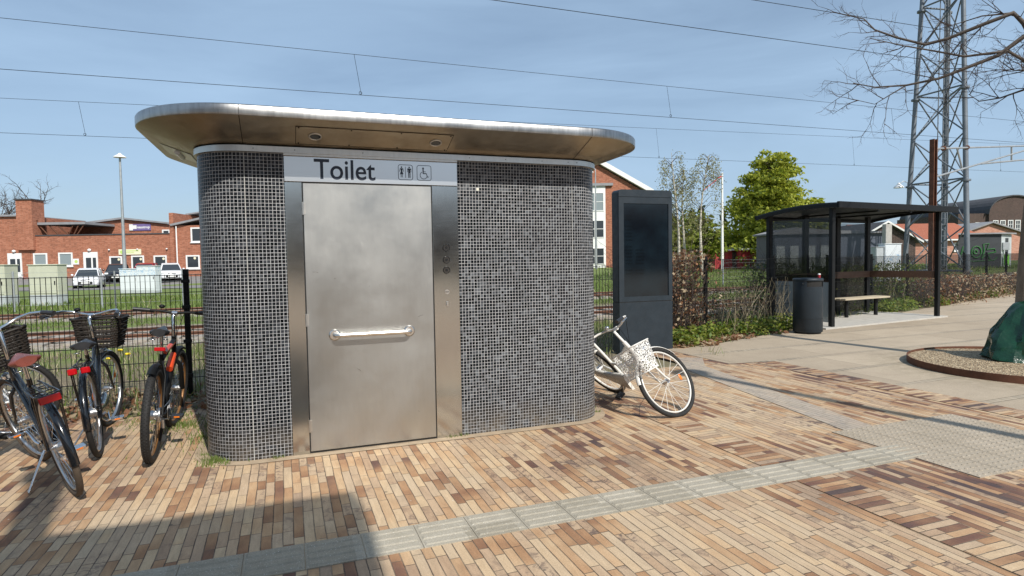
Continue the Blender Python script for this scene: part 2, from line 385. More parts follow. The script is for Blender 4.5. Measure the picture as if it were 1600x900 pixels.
M_tileroof = simple('red_clay_tiles', (.33, .105, .055), .8, var=.3, scale=5, stretch=(6, 1, 1))
M_beige = simple('beige_cabinet_paint', (.50, .51, .40), .6, var=.07, scale=3)
M_greycab = simple('pale_grey_plinth', (.42, .45, .46), .7, var=.1, scale=3)
def graffiti(name, base, ink, scale, thr, zlo, zhi, ink2=None):
    m = Mat(name, base, .6); P = m.tex('Object'); x, y, z = m.sep(P)
    n = m.noise(P, scale, 2, .5, (1, 1, 1.2), 1.6); line = (n-.5).abs().lt(thr)
    win = z.gt(zlo)*z.lt(zhi); c = m.mix(line*win*.85, base, ink)
    if ink2: c = m.mix((n-.56).abs().lt(.02)*win*.8, c, ink2)
    m.col(m.mix(m.noise(P, 2, 4).rng(.4, .8)*.2, c, tuple(q*.7 for q in base))); return m.m
M_gcab = graffiti('white_cabinet_with_scribbles', (.66, .70, .72), (.16, .38, .62), 3.2, .022, 1.0, 1.5)
M_hut = simple('dark_grey_hut_wall', (.03, .034, .039), .7, var=.15, scale=2)
M_hutl = simple('light_hut_gable', (.40, .43, .43), .7, var=.08, scale=2)
M_gi = simple('graffiti_green', (.015, .10, .02), .6, var=.2, scale=3)
M_gl = simple('graffiti_lime', (.22, .62, .06), .6, var=.2, scale=3)
M_corten = simple('rusty_steel', (.12, .048, .025), .75, .2, var=.35, scale=6, bump=.1)
M_galv = simple('galvanised_steel', (.36, .38, .39), .5, .5, var=.15, scale=3)
M_anth = simple('anthracite_powder_coat', (.018, .026, .034), .5, var=.12, scale=5, bump=.02, **{'Specular IOR Level': .35})
M_wood = simple('brown_timber', (.085, .045, .028), .65, var=.3, scale=7, stretch=(.4, 6, 6))
M_woodp = simple('bleached_timber', (.42, .36, .26), .8, var=.2, scale=7, stretch=(.4, 6, 6))
M_rail = simple('rusty_rail', (.15, .07, .042), .75, .2, var=.2, scale=4)
M_sleep = simple('concrete_sleeper', (.30, .27, .23), .9, var=.15, scale=3)
def glass_mat(name, tint, a):
    m = Mat(name, tint, .05); m.b.inputs['Alpha'].default_value = a; m.b.inputs['Specular IOR Level'].default_value = .5; return m.m
M_glT = glass_mat('tinted_shelter_glass', (.006, .008, .009), .40)
M_glC = glass_mat('clear_shelter_glass', (.3, .34, .33), .10)
M_glF = glass_mat('frosted_glass', (.30, .33, .34), .75)
M_tyre = simple('tyre_rubber', (.012, .0115, .011), .75, var=.3, scale=30, bump=.3)
M_tyred = simple('dusty_tyre_rubber', (.075, .055, .038), .9, var=.25, scale=30, bump=.3)
M_bblk = simple('bike_black_enamel', (.005, .006, .008), .18, var=.1, **{'Coat Weight': .6})
M_bwht = simple('bike_cream_enamel', (.66, .64, .59), .3, var=.05)
M_borg = simple('bike_orange_enamel', (.62, .07, .02), .3, var=.06)
M_bgrn = simple('bike_lime_enamel', (.45, .62, .16), .3, var=.06)
M_bwhite = simple('bike_white_enamel', (.7, .71, .7), .3, var=.05)
M_sadbr = simple('brown_leather', (.17, .045, .032), .32, var=.2, scale=14)
M_sadbk = simple('black_vinyl', (.02, .02, .022), .4, var=.2, scale=14)
M_red = Mat('red_reflector', (.42, .006, .01), .2).m
M_amber = Mat('amber_reflector', (.70, .17, .01), .25).m
M_wick = simple('dark_wicker', (.02, .015, .011), .6, var=.5, scale=30)
M_gold = simple('tan_rim', (.24, .12, .045), .4, .4, var=.15)
def lace_mat():
    m = Mat('white_lace_plastic', (.72, .70, .66), .5); P = m.tex('Object'); d = m.voro(P, 52, 'Distance', 'DISTANCE_TO_EDGE'); n = m.noise(P, 40, 2)
    m.alpha((d+(n-.5)*.12).lt(.105)); m.m.blend_method = 'CLIP' if hasattr(m.m, 'blend_method') else None; return m.m
M_lace = lace_mat()
M_bark = simple('grey_brown_bark', (.16, .125, .09), .9, var=.35, scale=9, bump=.5, stretch=(1, 1, .3))
M_twig = simple('twig_bark', (.07, .052, .045), .85, var=.3, scale=12)
M_birchb = Mat('birch_bark', rough=.8); _n = M_birchb.noise(M_birchb.tex(), 5, 4, .6, (1, 1, 5)); M_birchb.col(M_birchb.ramp(_n, [(.35, (.09, .075, .06)), (.5, (.48, .44, .36)), (.8, (.6, .56, .47))])); M_birchb = M_birchb.m
def leaf(name, a, b, tr=.35):
    m = Mat(name, a, .6); P = m.tex('World'); n = m.noise(P, .8, 4, .6); n2 = m.noise(P, 9, 2)
    c = m.ramp(n*.5+n2*.5, [(.33, a), (.66, b)]); m.col(c)
    tb = m.t.nodes.new('ShaderNodeBsdfTranslucent'); ms = m.t.nodes.new('ShaderNodeMixShader'); ms.inputs[0].default_value = tr
    m.t.links.new(c, tb.inputs[0]); out = m.t.nodes['Material Output']
    m.t.links.new(m.b.outputs[0], ms.inputs[1]); m.t.links.new(tb.outputs[0], ms.inputs[2]); m.t.links.new(ms.outputs[0], out.inputs[0]); return m.m
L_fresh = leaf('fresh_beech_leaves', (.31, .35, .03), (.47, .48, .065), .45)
L_fresh2 = leaf('darker_beech_leaves', (.16, .21, .02), (.26, .31, .035), .45)  # darker leaf green, mixed at random into crowns, bushes and weeds
L_olive = leaf('olive_leaves', (.15, .165, .03), (.24, .25, .055), .4)
L_birch = leaf('young_birch_leaves', (.22, .215, .08), (.32, .30, .13), .4)
L_dark = leaf('conifer_needles', (.018, .032, .014), (.03, .05, .02), .15)
L_dead = leaf('dead_beech_leaves', (.15, .062, .028), (.30, .15, .075), .3)
L_dead2 = leaf('pale_dead_leaves', (.30, .22, .13), (.42, .33, .21), .3)
L_weed = leaf('weed_leaves', (.055, .11, .018), (.12, .19, .03))
L_grass = leaf('grass_blades', (.10, .155, .028), (.20, .26, .06))
L_straw = leaf('dry_stalks', (.28, .23, .14), (.42, .35, .23), .1)
M_bag = simple('green_tarpaulin', (.005, .038, .018), .22, var=.35, scale=5, bump=.6)
M_gravel = Mat('ring_gravel', rough=.9); _P = M_gravel.tex('World'); _v = M_gravel.voro(_P, 55, 'Color'); M_gravel.col(M_gravel.ramp(_v, [(.1, (.14, .09, .05)), (.5, (.33, .24, .14)), (.9, (.50, .40, .26))])); M_gravel.bump(M_gravel.voro(_P, 55), .9, .02); M_gravel = M_gravel.m
M_purple = simple('purple_banner', (.16, .12, .28), .5, var=.1)
M_yellow = simple('cream_sign', (.74, .70, .50), .5, var=.05)
M_shedred = simple('red_timber_cladding', (.40, .035, .04), .7, var=.15, scale=3, stretch=(12, 1, 1))
M_pennr = simple('pennant_red', (.55, .02, .03), .7); M_carw = simple('car_white_paint', (.72, .73, .75), .2, var=.03)
M_card = simple('car_dark_paint', (.02, .022, .028), .2, var=.05); M_carr = simple('car_red_paint', (.3, .02, .03), .2, var=.05)
M_dand = simple('dandelion_yellow', (.85, .62, .02), .7)
M_lampg = Mat('milky_lamp_glass', (.75, .77, .78), .3).m

M_plast = simple('pale_plaster', (.50, .48, .43), .85, var=.1, scale=2)
# ================================================================== SETTING
def hgt(x, y):
    lat = x*math.cos(YAW)-y*math.sin(YAW); dep = x*math.sin(YAW)+y*math.cos(YAW)
    k = max(0, min(1, (lat+15)/25)); s0 = 47-13*k; s1 = 54-15*k
    t = max(0, min(1, (dep-s0)/(s1-s0))); t = t*t*(3-2*t)
    far = max(0, min(1, (dep-150)/600))
    return -.03+.55*t+6*far*far
mb = MB(); xs = [-900, -500, -250, -150]+[-110+4*i for i in range(0, 66)]+[170, 200, 260, 400, 600, 1000]; ys = [-300, -100, -40, -15, 0, 8]+[10+3*i for i in range(0, 40)]+[150, 190, 250, 400, 700, 1200, 1500]
vs_ = [(x, y, hgt(x, y)) for y in ys for x in xs]; nx = len(xs)
mb.add(vs_, [(j*nx+i, j*nx+i+1, (j+1)*nx+i+1, (j+1)*nx+i) for j in range(len(ys)-1) for i in range(nx-1)], True)
struct('ground', mb, M_ground)
# brick plaza: one sheet with a ragged rear edge
def sheet(name, poly, z, m, th=.0):
    mb = MB(); mb.add([(x, y, z) for x, y in poly], [tuple(range(len(poly)))]); return struct(name, mb, m)
edge = []
x = 5.35
while x > -9: edge.append((x, 7.15+.16*mnoise.noise(Vector((x*1.7, 0, 0)))+.05*mnoise.noise(Vector((x*9, 0, 3))))); x -= .12
sheet('brick_paving', [(-30, -30), (6.62, -30), (6.62, 8.75), (5.9, 8.95), (5.35, 8.9)]+edge+[(-30, 7.2)], 0, M_pave)
def fl(x): return 9.05+(x-7.6)*.315
e2 = []; x = 40.
while x > 6.0: e2.append((x, fl(x)-.12+.14*mnoise.noise(Vector((x*1.3, 4, 0))))); x -= .2
sheet('slab_paving', [(6.62, -30), (60, -30), (60, 24)]+e2+[(5.9, 8.95), (5.9, 7.0), (6.62, 6.9)], .004, M_slab)
# crosswise brick bands
sheet('brick_band', [(3.21, -3), (3.53, -3), (3.53, 3.145), (3.21, 3.145)], .004, M_cross)
sheet('brick_band', [(3.21, 3.465), (3.53, 3.465), (3.53, 5.0), (3.21, 5.0)], .004, M_cross)
sheet('brick_band', [(6.28, 2.6), (6.62, 2.6), (6.62, 6.9), (6.28, 6.9)], .005, M_cross)
sheet('grey_paver_strip', [(4.52, 3.9), (4.86, 3.9), (5.48, 7.0), (5.9, 7.6), (5.55, 7.8), (5.1, 7.0)], .0045, paver_mat('grey_clay_pavers', False, -.1, .8))
# tactile guide strip: 300 mm tiles with raised ribs
mb = MB()
for i in range(-36, 15):
    x0 = i*.3+.05
    mb.box((x0+.0015, 3.152, -.01), (x0+.2985, 3.452, .006))
    for k in range(4):
        yc = 3.152+.042+k*.072
        mb.loft([[(x0+.012, yc-.024, .0062), (x0+.288, yc-.024, .0062), (x0+.288, yc+.024, .0062), (x0+.012, yc+.024, .0062)], [(x0+.022, yc-.015, .0115), (x0+.278, yc-.015, .0115), (x0+.278, yc+.015, .0115), (x0+.022, yc+.015, .0115)]], False)
struct('tactile_guide_strip', mb, M_tact)
mb = MB()
for i in range(5):
    for j in range(4):
        x0 = 4.37+i*.3; y0 = 2.70+j*.3
        mb.box((x0+.0025, y0+.0025, -.01), (x0+.2975, y0+.2975, .008))
        for a in range(5):
            for b in range(5):
                cx, cy = x0+.03+a*.06, y0+.03+b*.06
                mb.add([(cx+.013*math.cos(t*1.0472), cy+.013*math.sin(t*1.0472), .008) for t in range(6)]+[(cx+.008*math.cos(t*1.0472), cy+.008*math.sin(t*1.0472), .0125) for t in range(6)], [(t, (t+1) % 6, (t+1) % 6+6, t+6) for t in range(6)]+[(6, 7, 8, 9, 10, 11)])
struct('tactile_dotted_paving', mb, M_tact2)
# apron course round the toilet
car = [T(-60, 41.2), T(-8, 41.2), T(-8, 70), T(-60, 70)]
mb = MB(); n = 20
vs_ = []
for i in range(n+1):
    for j in range(n+1):
        x, y = T(-75+70*i/n, 41.5+20*j/n); vs_.append((x, y, hgt(x, y)+.03))
mb.add(vs_, [(i*(n+1)+j, (i+1)*(n+1)+j, (i+1)*(n+1)+j+1, i*(n+1)+j+1) for i in range(n) for j in range(n)], True)
struct('car_park', mb, M_asph)
# rail tracks
for k, yc in enumerate((15.7, 22.8)):
    mb = MB()
    for i in range(-60, 130): mb.box((i*.6, yc-1.25, -.1), (i*.6+.26, yc+1.25, .012))
    sl_ = struct('railway_sleepers', mb, M_sleep)
    mb = MB()
    for s_ in (-.72, .72):
        y = yc+s_
        mb.prism([(y-.07, .012), (y+.07, .012), (y+.07, .02), (y+.01, .026), (y+.01, .05), (y+.036, .055), (y+.036, .085), (y-.036, .085), (y-.036, .055), (y-.01, .05), (y-.01, .026), (y-.07, .02)], 'x', -60, 110)
    struct('railway_rails', mb, M_rail)

# ================================================================== TOILET
XL, XR, YF, RAD, DEP = -.27, 2.505, 5.1, .36, 1.9
def ring(off, z, n=14):
    r = RAD+off; pts = []
    for (cx, cy, a0) in ((XR, YF+RAD, -90), (XR, YF+DEP-RAD, 0), (XL, YF+DEP-RAD, 90), (XL, YF+RAD, 180)):
        for i in range(n+1):
            a = R(a0+90*i/n); pts.append((cx+r*math.cos(a), cy+r*math.sin(a), z))
    return pts
TO = empty('public_toilet', (1.1, 6.0, 0), 0, 'small public toilet with rounded corners, grey glass mosaic walls and flaring steel canopy', 'toilet')
r0, r1 = ring(0, 0), ring(0, 2.44)
me = bpy.data.meshes.new('mosaic_wall'); n = len(r0); me.from_pydata(r0+r1, [], [(i, (i+1) % n, (i+1) % n+n, i+n) for i in range(n)])
uvl = me.uv_layers.new(name='UVMap'); acc = [0.]
for i in range(n): acc.append(acc[-1]+(Vector(r0[(i+1) % n])-Vector(r0[i])).length)
for p in me.polygons:
    i = p.index
    for li, (uu, vv) in zip(p.loop_indices, ((acc[i], 0), (acc[i+1], 0), (acc[i+1], 2.44), (acc[i], 2.44))): uvl.data[li].uv = (uu, vv+.004)
    p.use_smooth = True
me.materials.append(M_mosaic); wall = bpy.data.objects.new('mosaic_wall', me); COL.objects.link(wall); wall.parent = TO; wall.matrix_parent_inverse = TO.matrix_basis.inverted()
me.set_sharp_from_angle(angle=R(30))
mb = MB()   # silicone joints and a lost tile
M_sil = simple('pale_silicone', (.36, .355, .34), .7)
for X_ in (XL+.0, XR): mb = MB(); mb.box((X_-.003, YF-.0025, .0), (X_+.003, YF+.01, 2.395)); mb.build('wall_joint', M_sil, TO, True)
mb = MB(); mb.box((1.583, YF-.002, 2.142), (1.606, YF+.01, 2.165)); mb.build('pale_tile', simple('pale_tile', (.6, .58, .5), .5), TO, True)
mb = MB(); mb.loft([ring(.012, 2.392), ring(.022, 2.394), ring(.022, 2.440), ring(.006, 2.443)], True); b_ = mb.build('trim_band', M_band, TO, True)
b_.data.set_sharp_from_angle(angle=R(40))
mb = MB(); mb.loft([ring(-.01, 2.40), ring(-.01, 2.47)], True); mb.build('shadow_gap', M_gap, TO, True)
for X_ in (-.2, .1, .62, 1.52, 1.85, 2.2, 2.46, 2.55): mb = MB(); mb.cyl((X_, YF-.024, 2.418), (X_, YF-.018, 2.418), .004, 8); mb.build('screw', M_gap, b_, True)
# canopy: soffit, fascia, roof
OV = .40
sof = [(.015, 2.452), (.03, 2.449), (.12, 2.476), (.22, 2.512), (.32, 2.548), (OV, 2.578)]
mb = MB(); mb.loft([ring(o, z, 22) for o, z in sof], True, caps=False); cs = mb.build('canopy_soffit', M_soffit, TO, True)
mb = MB(); mb.loft([ring(OV, 2.578, 22), ring(OV+.006, 2.581, 22), ring(OV+.008, 2.590, 22), ring(OV+.008, 2.646, 22), ring(OV+.002, 2.656, 22), ring(OV-.02, 2.66, 22)], True, caps=False)
cf = mb.build('canopy_fascia', M_fascia, TO, True); cf.data.set_sharp_from_angle(angle=R(50))
mb = MB(); mb.loft([ring(OV-.02, 2.659), ring(-.1, 2.70), ring(-.34, 2.72)], True); mb.build('roof', M_roofg, TO, True)
for X_ in (XL, XR):     # seams of the canopy sheets
    mb = MB(); mb.box((X_-.0015, YF-OV-.0095, 2.583), (X_+.0015, YF-OV-.006, 2.65))
    for (o1, z1), (o2, z2) in zip(sof[1:-1], sof[2:]):
        mb.add([(X_-.0025, YF-o1, z1-.0022), (X_+.0025, YF-o1, z1-.0022), (X_+.0025, YF-o2, z2-.0022), (X_-.0025, YF-o2, z2-.0022)], [(0, 1, 2, 3)])
    mb.build('canopy_seam', M_gap, TO, True)
# light panel in the soffit: frame lines, screws, two spots
SL = math.atan2(2.548-2.476, .20)
def sofp(x, o, lift=0.):     # a point on the soffit at offset o
    z = 2.449
    for (o1, z1), (o2, z2) in zip(sof[1:-1], sof[2:]):
        if o1 <= o <= o2: z = z1+(z2-z1)*(o-o1)/(o2-o1)
    return Vector((x, YF-o, z))+Vector((0, -math.sin(SL), -math.cos(SL)))*lift
def light_panel(xa, xb):
    mb = MB(); mb.add([sofp(xa, .07, .003), sofp(xb, .07, .003), sofp(xb, .31, .003), sofp(xa, .31, .003), sofp(xa, .07, -.004), sofp(xb, .07, -.004), sofp(xb, .31, -.004), sofp(xa, .31, -.004)], [(0, 1, 2, 3), (0, 4, 5, 1), (1, 5, 6, 2), (2, 6, 7, 3), (3, 7, 4, 0)])
    p = mb.build('light_panel', M_soffit, TO, True)
    mb = MB()
    for a, b in (((xa, .07), (xb, .07)), ((xb, .07), (xb, .31)), ((xb, .31), (xa, .31)), ((xa, .31), (xa, .07))):
        mb.tube([sofp(*a, .003), sofp(*b, .003)], .0022, 4)
    for x_, o_ in ((xa+.02, .085), (xa+.02, .295), (xb-.02, .085), (xb-.02, .295), (xa+.4, .085), (xa+.4, .295), (xa+.78, .085), (xa+.78, .295)): mb.cyl(sofp(x_, o_, .002), sofp(x_, o_, .006), .006, 8)
    mb.build('panel_screws', M_gap, TO, True)
    for x_ in (xa+.14, xb-.12):
        nrm = Vector((0, -math.sin(SL), -math.cos(SL)))
        mb = MB(); mb.torus(sofp(x_, .19, .005), nrm, .045, .006, 28, 8); l_ = mb.build('spotlight', M_band, TO, True)
        mb = MB(); mb.cyl(sofp(x_, .19, .003), sofp(x_, .19, .0055), .039, 24); mb.build('lens', M_winglass, l_, True)
light_panel(.107, 1.305)
# left end recessed light panel
mb = MB(); cL = XL-RAD
def sofl(y, o, lift): z = 2.476+(o-.12)*.36; return (cL-o-lift*math.sin(SL), y, z-lift*math.cos(SL))
mb.add([sofl(5.75, .08, .004), sofl(6.25, .08, .004), sofl(6.25, .31, .004), sofl(5.75, .31, .004)], [(0, 1, 2, 3)])
lp = mb.build('light_panel', M_band, TO, True)
mb = MB(); mb.tube([sofl(5.85, .19, .01), sofl(6.15, .19, .01)], .022, 10); mb.build('tube_lamp', M_lampg, lp, True)
M_gunm = steel('dark_button_steel', (.16, .15, .14), .2, .35).m
# entrance: header, jambs, door
mb = MB(); mb.bbox((.013, YF-.016, 2.375), (1.412, YF+.02, 2.396), .003); mb.build('header_rail', M_band, TO, True)
mb = MB(); mb.bbox((.016, YF-.012, 2.176), (1.410, YF+.02, 2.371), .002); hd = mb.build('header_panel', M_hdr, TO, True)
mb = MB(); mb.bbox((.016, YF-.012, 0.004), (.143, YF+.02, 2.170), .002); mb.build('door_jamb', M_jamb, TO, True)
mb = MB(); mb.bbox((1.186, YF-.012, 0.004), (1.410, YF+.02, 2.170), .002); ctrl = mb.build('control_panel', M_jamb, TO, True)
mb = MB(); mb.box((.13, YF-.004, 0), (1.2, YF+.02, 2.18)); mb.build('door_recess', M_gap, TO, True)
mb = MB(); mb.bbox((.1505, YF-.014, .022), (1.178, YF+.02, 2.164), .003); door = mb.build('door', M_door, TO, True)
for z in (1.965, 1.081, .23):
    mb = MB(); mb.cyl((.147, YF-.02, z-.05), (.147, YF-.02, z+.05), .008, 12); mb.box((.149, YF-.0175, z-.045), (.166, YF-.0138, z+.045)); mb.build('hinge', M_band, door, True)
rs_ = random.Random(12)
for _ in range(12):
    x_, z_ = rs_.uniform(.22, 1.12), rs_.uniform(.15, 1.95); a_ = rs_.uniform(0, 3.14); l_ = rs_.uniform(.01, .045)
    mb = MB(); mb.tube([(x_, YF-.0141, z_), (x_+l_*math.cos(a_)*.5, YF-.0141, z_+l_*math.sin(a_)*.5+.003), (x_+l_*math.cos(a_), YF-.0141, z_+l_*math.sin(a_))], .0009, 4); mb.build('scratch', M_grab if rs_.random() < .55 else M_gunm, door, True)
# grab bar
zb = .952; pts = [(.36, YF-.014, zb)]
for i in range(7):
    a = R(90*i/6); pts.append((.36+.04-.04*math.cos(a), YF-.055-.035*math.sin(a), zb))
pts2 = [(1.335-p[0]-.01, p[1], p[2]) for p in reversed(pts)]
mb = MB(); mb.tube(pts+pts2, .0165, 16)
gb = mb.build('grab_bar', M_grab, door, True)
for X_ in (.36, .965):
    mb = MB(); mb.tube([(X_, YF-.0142, zb), (X_, YF-.020, zb), (X_, YF-.027, zb)], [.046, .046, .036], 28); mb.build('bar_flange', M_grab, gb, True)
# header writing
yt = YF-.0122
text_part('lettering', 'Toilet', .225, M_navy, hd, (.239, yt-.0006, 2.203), FRONT, .0006, .478, .0022)
def poly2(mb, pts, y=yt-.0006, t=.0007): mb.prism(pts, 'y', y-t, y+t)
def rrect(cx, cz, w, h, r, n=6):
    p = []
    for sx, sz, a0 in ((1, 1, 0), (-1, 1, 90), (-1, -1, 180), (1, -1, 270)):
        for i in range(n+1): a = R(a0+90*i/n); p.append((cx+sx*(w/2-r)+r*math.cos(a), cz+sz*(h/2-r)+r*math.sin(a)))
    return p
def picto_frame(mb, cx, cz, w=.124, h=.128, r=.02, t=.0045):
    a = rrect(cx, cz, w, h, r); b = rrect(cx, cz, w-2*t, h-2*t, r-t); n = len(a); y = yt-.001
    mb.add([(p[0], y, p[1]) for p in a+b], [(i, (i+1) % n, (i+1) % n+n, i+n) for i in range(n)])
def disc(mb, cx, cz, r): mb.add([(cx+r*math.cos(i*math.pi/8), yt-.001, cz+r*math.sin(i*math.pi/8)) for i in range(16)], [tuple(range(16))])
def bar(mb, x0, z0, x1, z1, w):
    d = Vector((x1-x0, z1-z0)).normalized(); nx_, nz_ = -d.y*w/2, d.x*w/2
    mb.add([(x0+nx_, yt-.001, z0+nz_), (x1+nx_, yt-.001, z1+nz_), (x1-nx_, yt-.001, z1-nz_), (x0-nx_, yt-.001, z0-nz_)], [(0, 1, 2, 3)])
mb = MB(); cx, cz = .965, 2.276; picto_frame(mb, cx, cz); bar(mb, cx, cz-.045, cx, cz+.045, .004)
for sx, fem in ((-.032, 1), (.032, 0)):
    q = cx+sx; disc(mb, q, cz+.042, .0065)
    if fem:
        mb.add([(q+a, yt-.001, cz+b) for a, b in ((-.011, .033), (.011, .033), (.006, .008), (.015, -.016), (-.015, -.016), (-.006, .008))], [(0, 1, 2, 3, 4, 5)])
        bar(mb, q-.012, cz+.03, q-.018, cz+.004, .004); bar(mb, q+.012, cz+.03, q+.018, cz+.004, .004)
        bar(mb, q-.005, cz-.016, q-.005, cz-.042, .0045); bar(mb, q+.005, cz-.016, q+.005, cz-.042, .0045)
    else:
        mb.add([(q+a, yt-.001, cz+b) for a, b in ((-.016, .033), (.016, .033), (.016, .028), (.009, .020), (.009, -.006), (-.009, -.006), (-.009, .020), (-.016, .028))], [tuple(range(8))])
        bar(mb, q-.0145, cz+.03, q-.0145, cz+.002, .004); bar(mb, q+.0145, cz+.03, q+.0145, cz+.002, .004)
        bar(mb, q-.0055, cz-.006, q-.0055, cz-.044, .007); bar(mb, q+.0055, cz-.006, q+.0055, cz-.044, .007)
mb.build('restroom_pictogram', M_navy, hd, True, recalc=False)
mb = MB(); cx = 1.122; picto_frame(mb, cx, cz); disc(mb, cx-.008, cz+.038, .008)
bar(mb, cx-.008, cz+.036, cx-.008, cz-.006, .009); bar(mb, cx-.008, cz+.010, cx+.014, cz+.010, .005); bar(mb, cx-.010, cz-.005, cx+.020, cz-.005, .007)
bar(mb, cx+.018, cz-.004, cx+.030, cz-.036, .006); bar(mb, cx+.028, cz-.035, cx+.042, cz-.031, .005)
pr = None
for i in range(19):
    a = R(120+i*12.5); p = (cx-.004+.030*math.cos(a), cz-.020+.030*math.sin(a))
    if pr: bar(mb, *pr, *p, .005)
    pr = p
mb.build('wheelchair_pictogram', M_navy, hd, True, recalc=False)
for z in (1.647, 1.543, 1.455):
    mb = MB(); mb.cyl((1.299, YF-.0118, z), (1.299, YF-.017, z), .026, 28); bt = mb.build('push_button', M_gunm, ctrl, True)
    mb = MB(); mb.torus((1.299, YF-.0165, z), (0, 1, 0), .0285, .003, 30, 6); mb.cyl((1.299, YF-.0172, z), (1.299, YF-.018, z), .012, 16); mb.build('button_ring', M_black, bt, True)
mb = MB(); mb.cyl((1.299, YF-.0118, 1.268), (1.299, YF-.018, 1.268), .019, 24); lk = mb.build('lock', M_grab, ctrl, True)
mb = MB(); mb.box((1.284, YF-.0188, 1.265), (1.314, YF-.0178, 1.271)); mb.build('lock_slot', M_gap, lk, True)
mb = MB(); mb.bbox((1.289, YF-.026, 1.15), (1.307, YF-.0118, 1.185), .004); mb.build('key_guard', M_grab, ctrl, True)
# concrete edging course round the foot
mb = MB(); a = ring(.10, .0045); b = ring(-.02, .0045); n = len(a)
mb.add(a+b, [(i, (i+1) % n, (i+1) % n+n, i+n) for i in range(n)]); struct('mortar_apron', mb, simple('sandy_mortar', (.36, .275, .185), .9, var=.2, scale=8, kind='World'))

# ================================================================== INFO KIOSK
K = empty('information_kiosk', (5.55, 8.68, 0), 0, 'tall anthracite information screen pillar standing behind the fallen white bicycle', 'information screen')
mb = MB(); y0, y1 = 8.578, 8.80
prof = rrect(5.548, 1.32, 1.02, 2.64, .05)
mb.box((5.045, y0, 0), (6.058, y1, .812)); mb.build('lower_panel', M_anth, K, True)
mb = MB(); pr_ = [(5.045, .824), (6.058, .824)]+[(6.058-.06+.06*math.cos(R(a)), 2.58+.06*math.sin(R(a))) for a in range(0, 91, 15)]+[(5.045+.06+.06*math.cos(R(a)), 2.58+.06*math.sin(R(a))) for a in range(90, 181, 15)]
outer = pr_; mb.prism(outer, 'y', y0+.02, y1)
# front frame ring around the screen
a = [(5.045, .824), (6.058, .824), (6.058, 2.52), (5.045, 2.52)]; b = [(5.135, .905), (5.985, .905), (5.985, 2.418), (5.135, 2.418)]
vv = [(p[0], y0, p[1]) for p in a+b]+[(p[0], y0+.03, p[1]) for p in a+b]
mb.add(vv, [(i, (i+1) % 4, (i+1) % 4+4, i+4) for i in range(4)]+[(i+4, (i+1) % 4+4, (i+1) % 4+12, i+12) for i in range(4)]+[(i+8, (i+1) % 4+8, (i+1) % 4, i) for i in range(4)])
mb.prism([(5.045, 2.526), (6.058, 2.526)]+pr_[2:], 'y', y0, y0+.03)
mb.build('housing', M_anth, K, True)
mb = MB(); mb.box((5.05, y0+.006, .81), (6.05, y1-.01, .826)); mb.build('seam', M_gap, K, True)
ms = Mat('dark_display', (.01, .016, .022), .08); P = ms.tex('World'); x, y, z = ms.sep(P)
rowf = (z/.055).fract().lt(.45)*z.gt(1.25)*z.lt(2.25); colm = (x.lt(5.30)*x.gt(5.17)).max(x.lt(5.52)*x.gt(5.36)*z.lt(1.7)); rr_ = ms.white((z/.055).floor(), 1., 1.).gt(.25)
mottle = ms.noise(P, 2.2, 3).rng(.35, .7); c = ms.ramp(mottle, [(0, (.004, .006, .009)), (1, (.008, .015, .021))]); ms.col(ms.mix(rowf*colm*rr_*.5, c, (.003, .004, .005)))  # uneven dark blue tone across the screen
mb = MB(); mb.box((5.13, y0+.014, .90), (5.99, y0+.02, 2.42)); mb.build('display', ms.m, K, True)

# ================================================================== UNSEEN SHADOW CASTERS AND REFLECTED BLOCKS BEHIND THE CAMERA
B = empty('shadow_canopy', (-9, -5, 0), 0, 'unseen flat roofed open canopy added to cast the shadow on the lower left paving', 'canopy')  # unseen roof on columns, added to shadow the lower left paving
mb = MB(); mb.box((-24.4, -8.4, 5.78), (1.58, -2.25, 6.0)); mb.build('roof', M_roofg, B, True)
mb = MB(); mb.cyl((-.18, -2.5, 6.0), (-.18, -2.5, 7.35), .12, 16); mb.cyl((-.18, -2.5, 7.35), (-.18, -2.5, 7.45), .19, 16); mb.build('flue', M_galv, B, True)
for i in range(6): mb = MB(); mb.cyl((-23+i*4.8, -5.4, 0), (-23+i*4.8, -5.4, 5.78), .1, 14); mb.build('column', M_galv, B, True)
for i, (xa, xb, hh, yy, mm, lab) in enumerate(((-75, -38, 7, -52, M_brickd, 'unseen dark brick block added for the steel to reflect, left one'), (-36, -6, 6, -48, M_brickd, 'unseen dark brick block added for the steel to reflect, second one'), (-2, 26, 7.5, -56, M_brickd, 'unseen dark brick block added for the steel to reflect, third one'), (30, 75, 6.5, -50, M_brickd, 'unseen dark brick block added for the steel to reflect, right one'))):
    B = empty('reflected_building', (xa, yy, 0), 0, lab, 'building', 'unseen buildings added for reflections')  # unseen dark blocks, added so the steel panels have something to reflect
    mb = MB(); mb.box((xa, yy-10, 0), (xb, yy, hh)); mb.build('wall', mm, B, True)
    mb = MB(); mb.prism([(yy-10.5, hh+.01), (yy+.5, hh+.01), (yy-5, hh+2.2)], 'x', xa-.4, xb+.4); mb.build('roof', M_roofd, B, True)
L = empty('street_lamp', (6.62, -2.0, 0), 0, 'tall street lamp whose thin shadow runs across the paving on the right', 'lamp post')
mb = MB(); mb.tube([(0, 0, 0), (0, 0, 8.0)], [.085, .07], 14); mb.build('pole', M_galv, L)
mb = MB(); mb.ell((0.0, 0, 8.15), .25, .25, .12, 20); mb.build('lamp_head', M_galv, L)

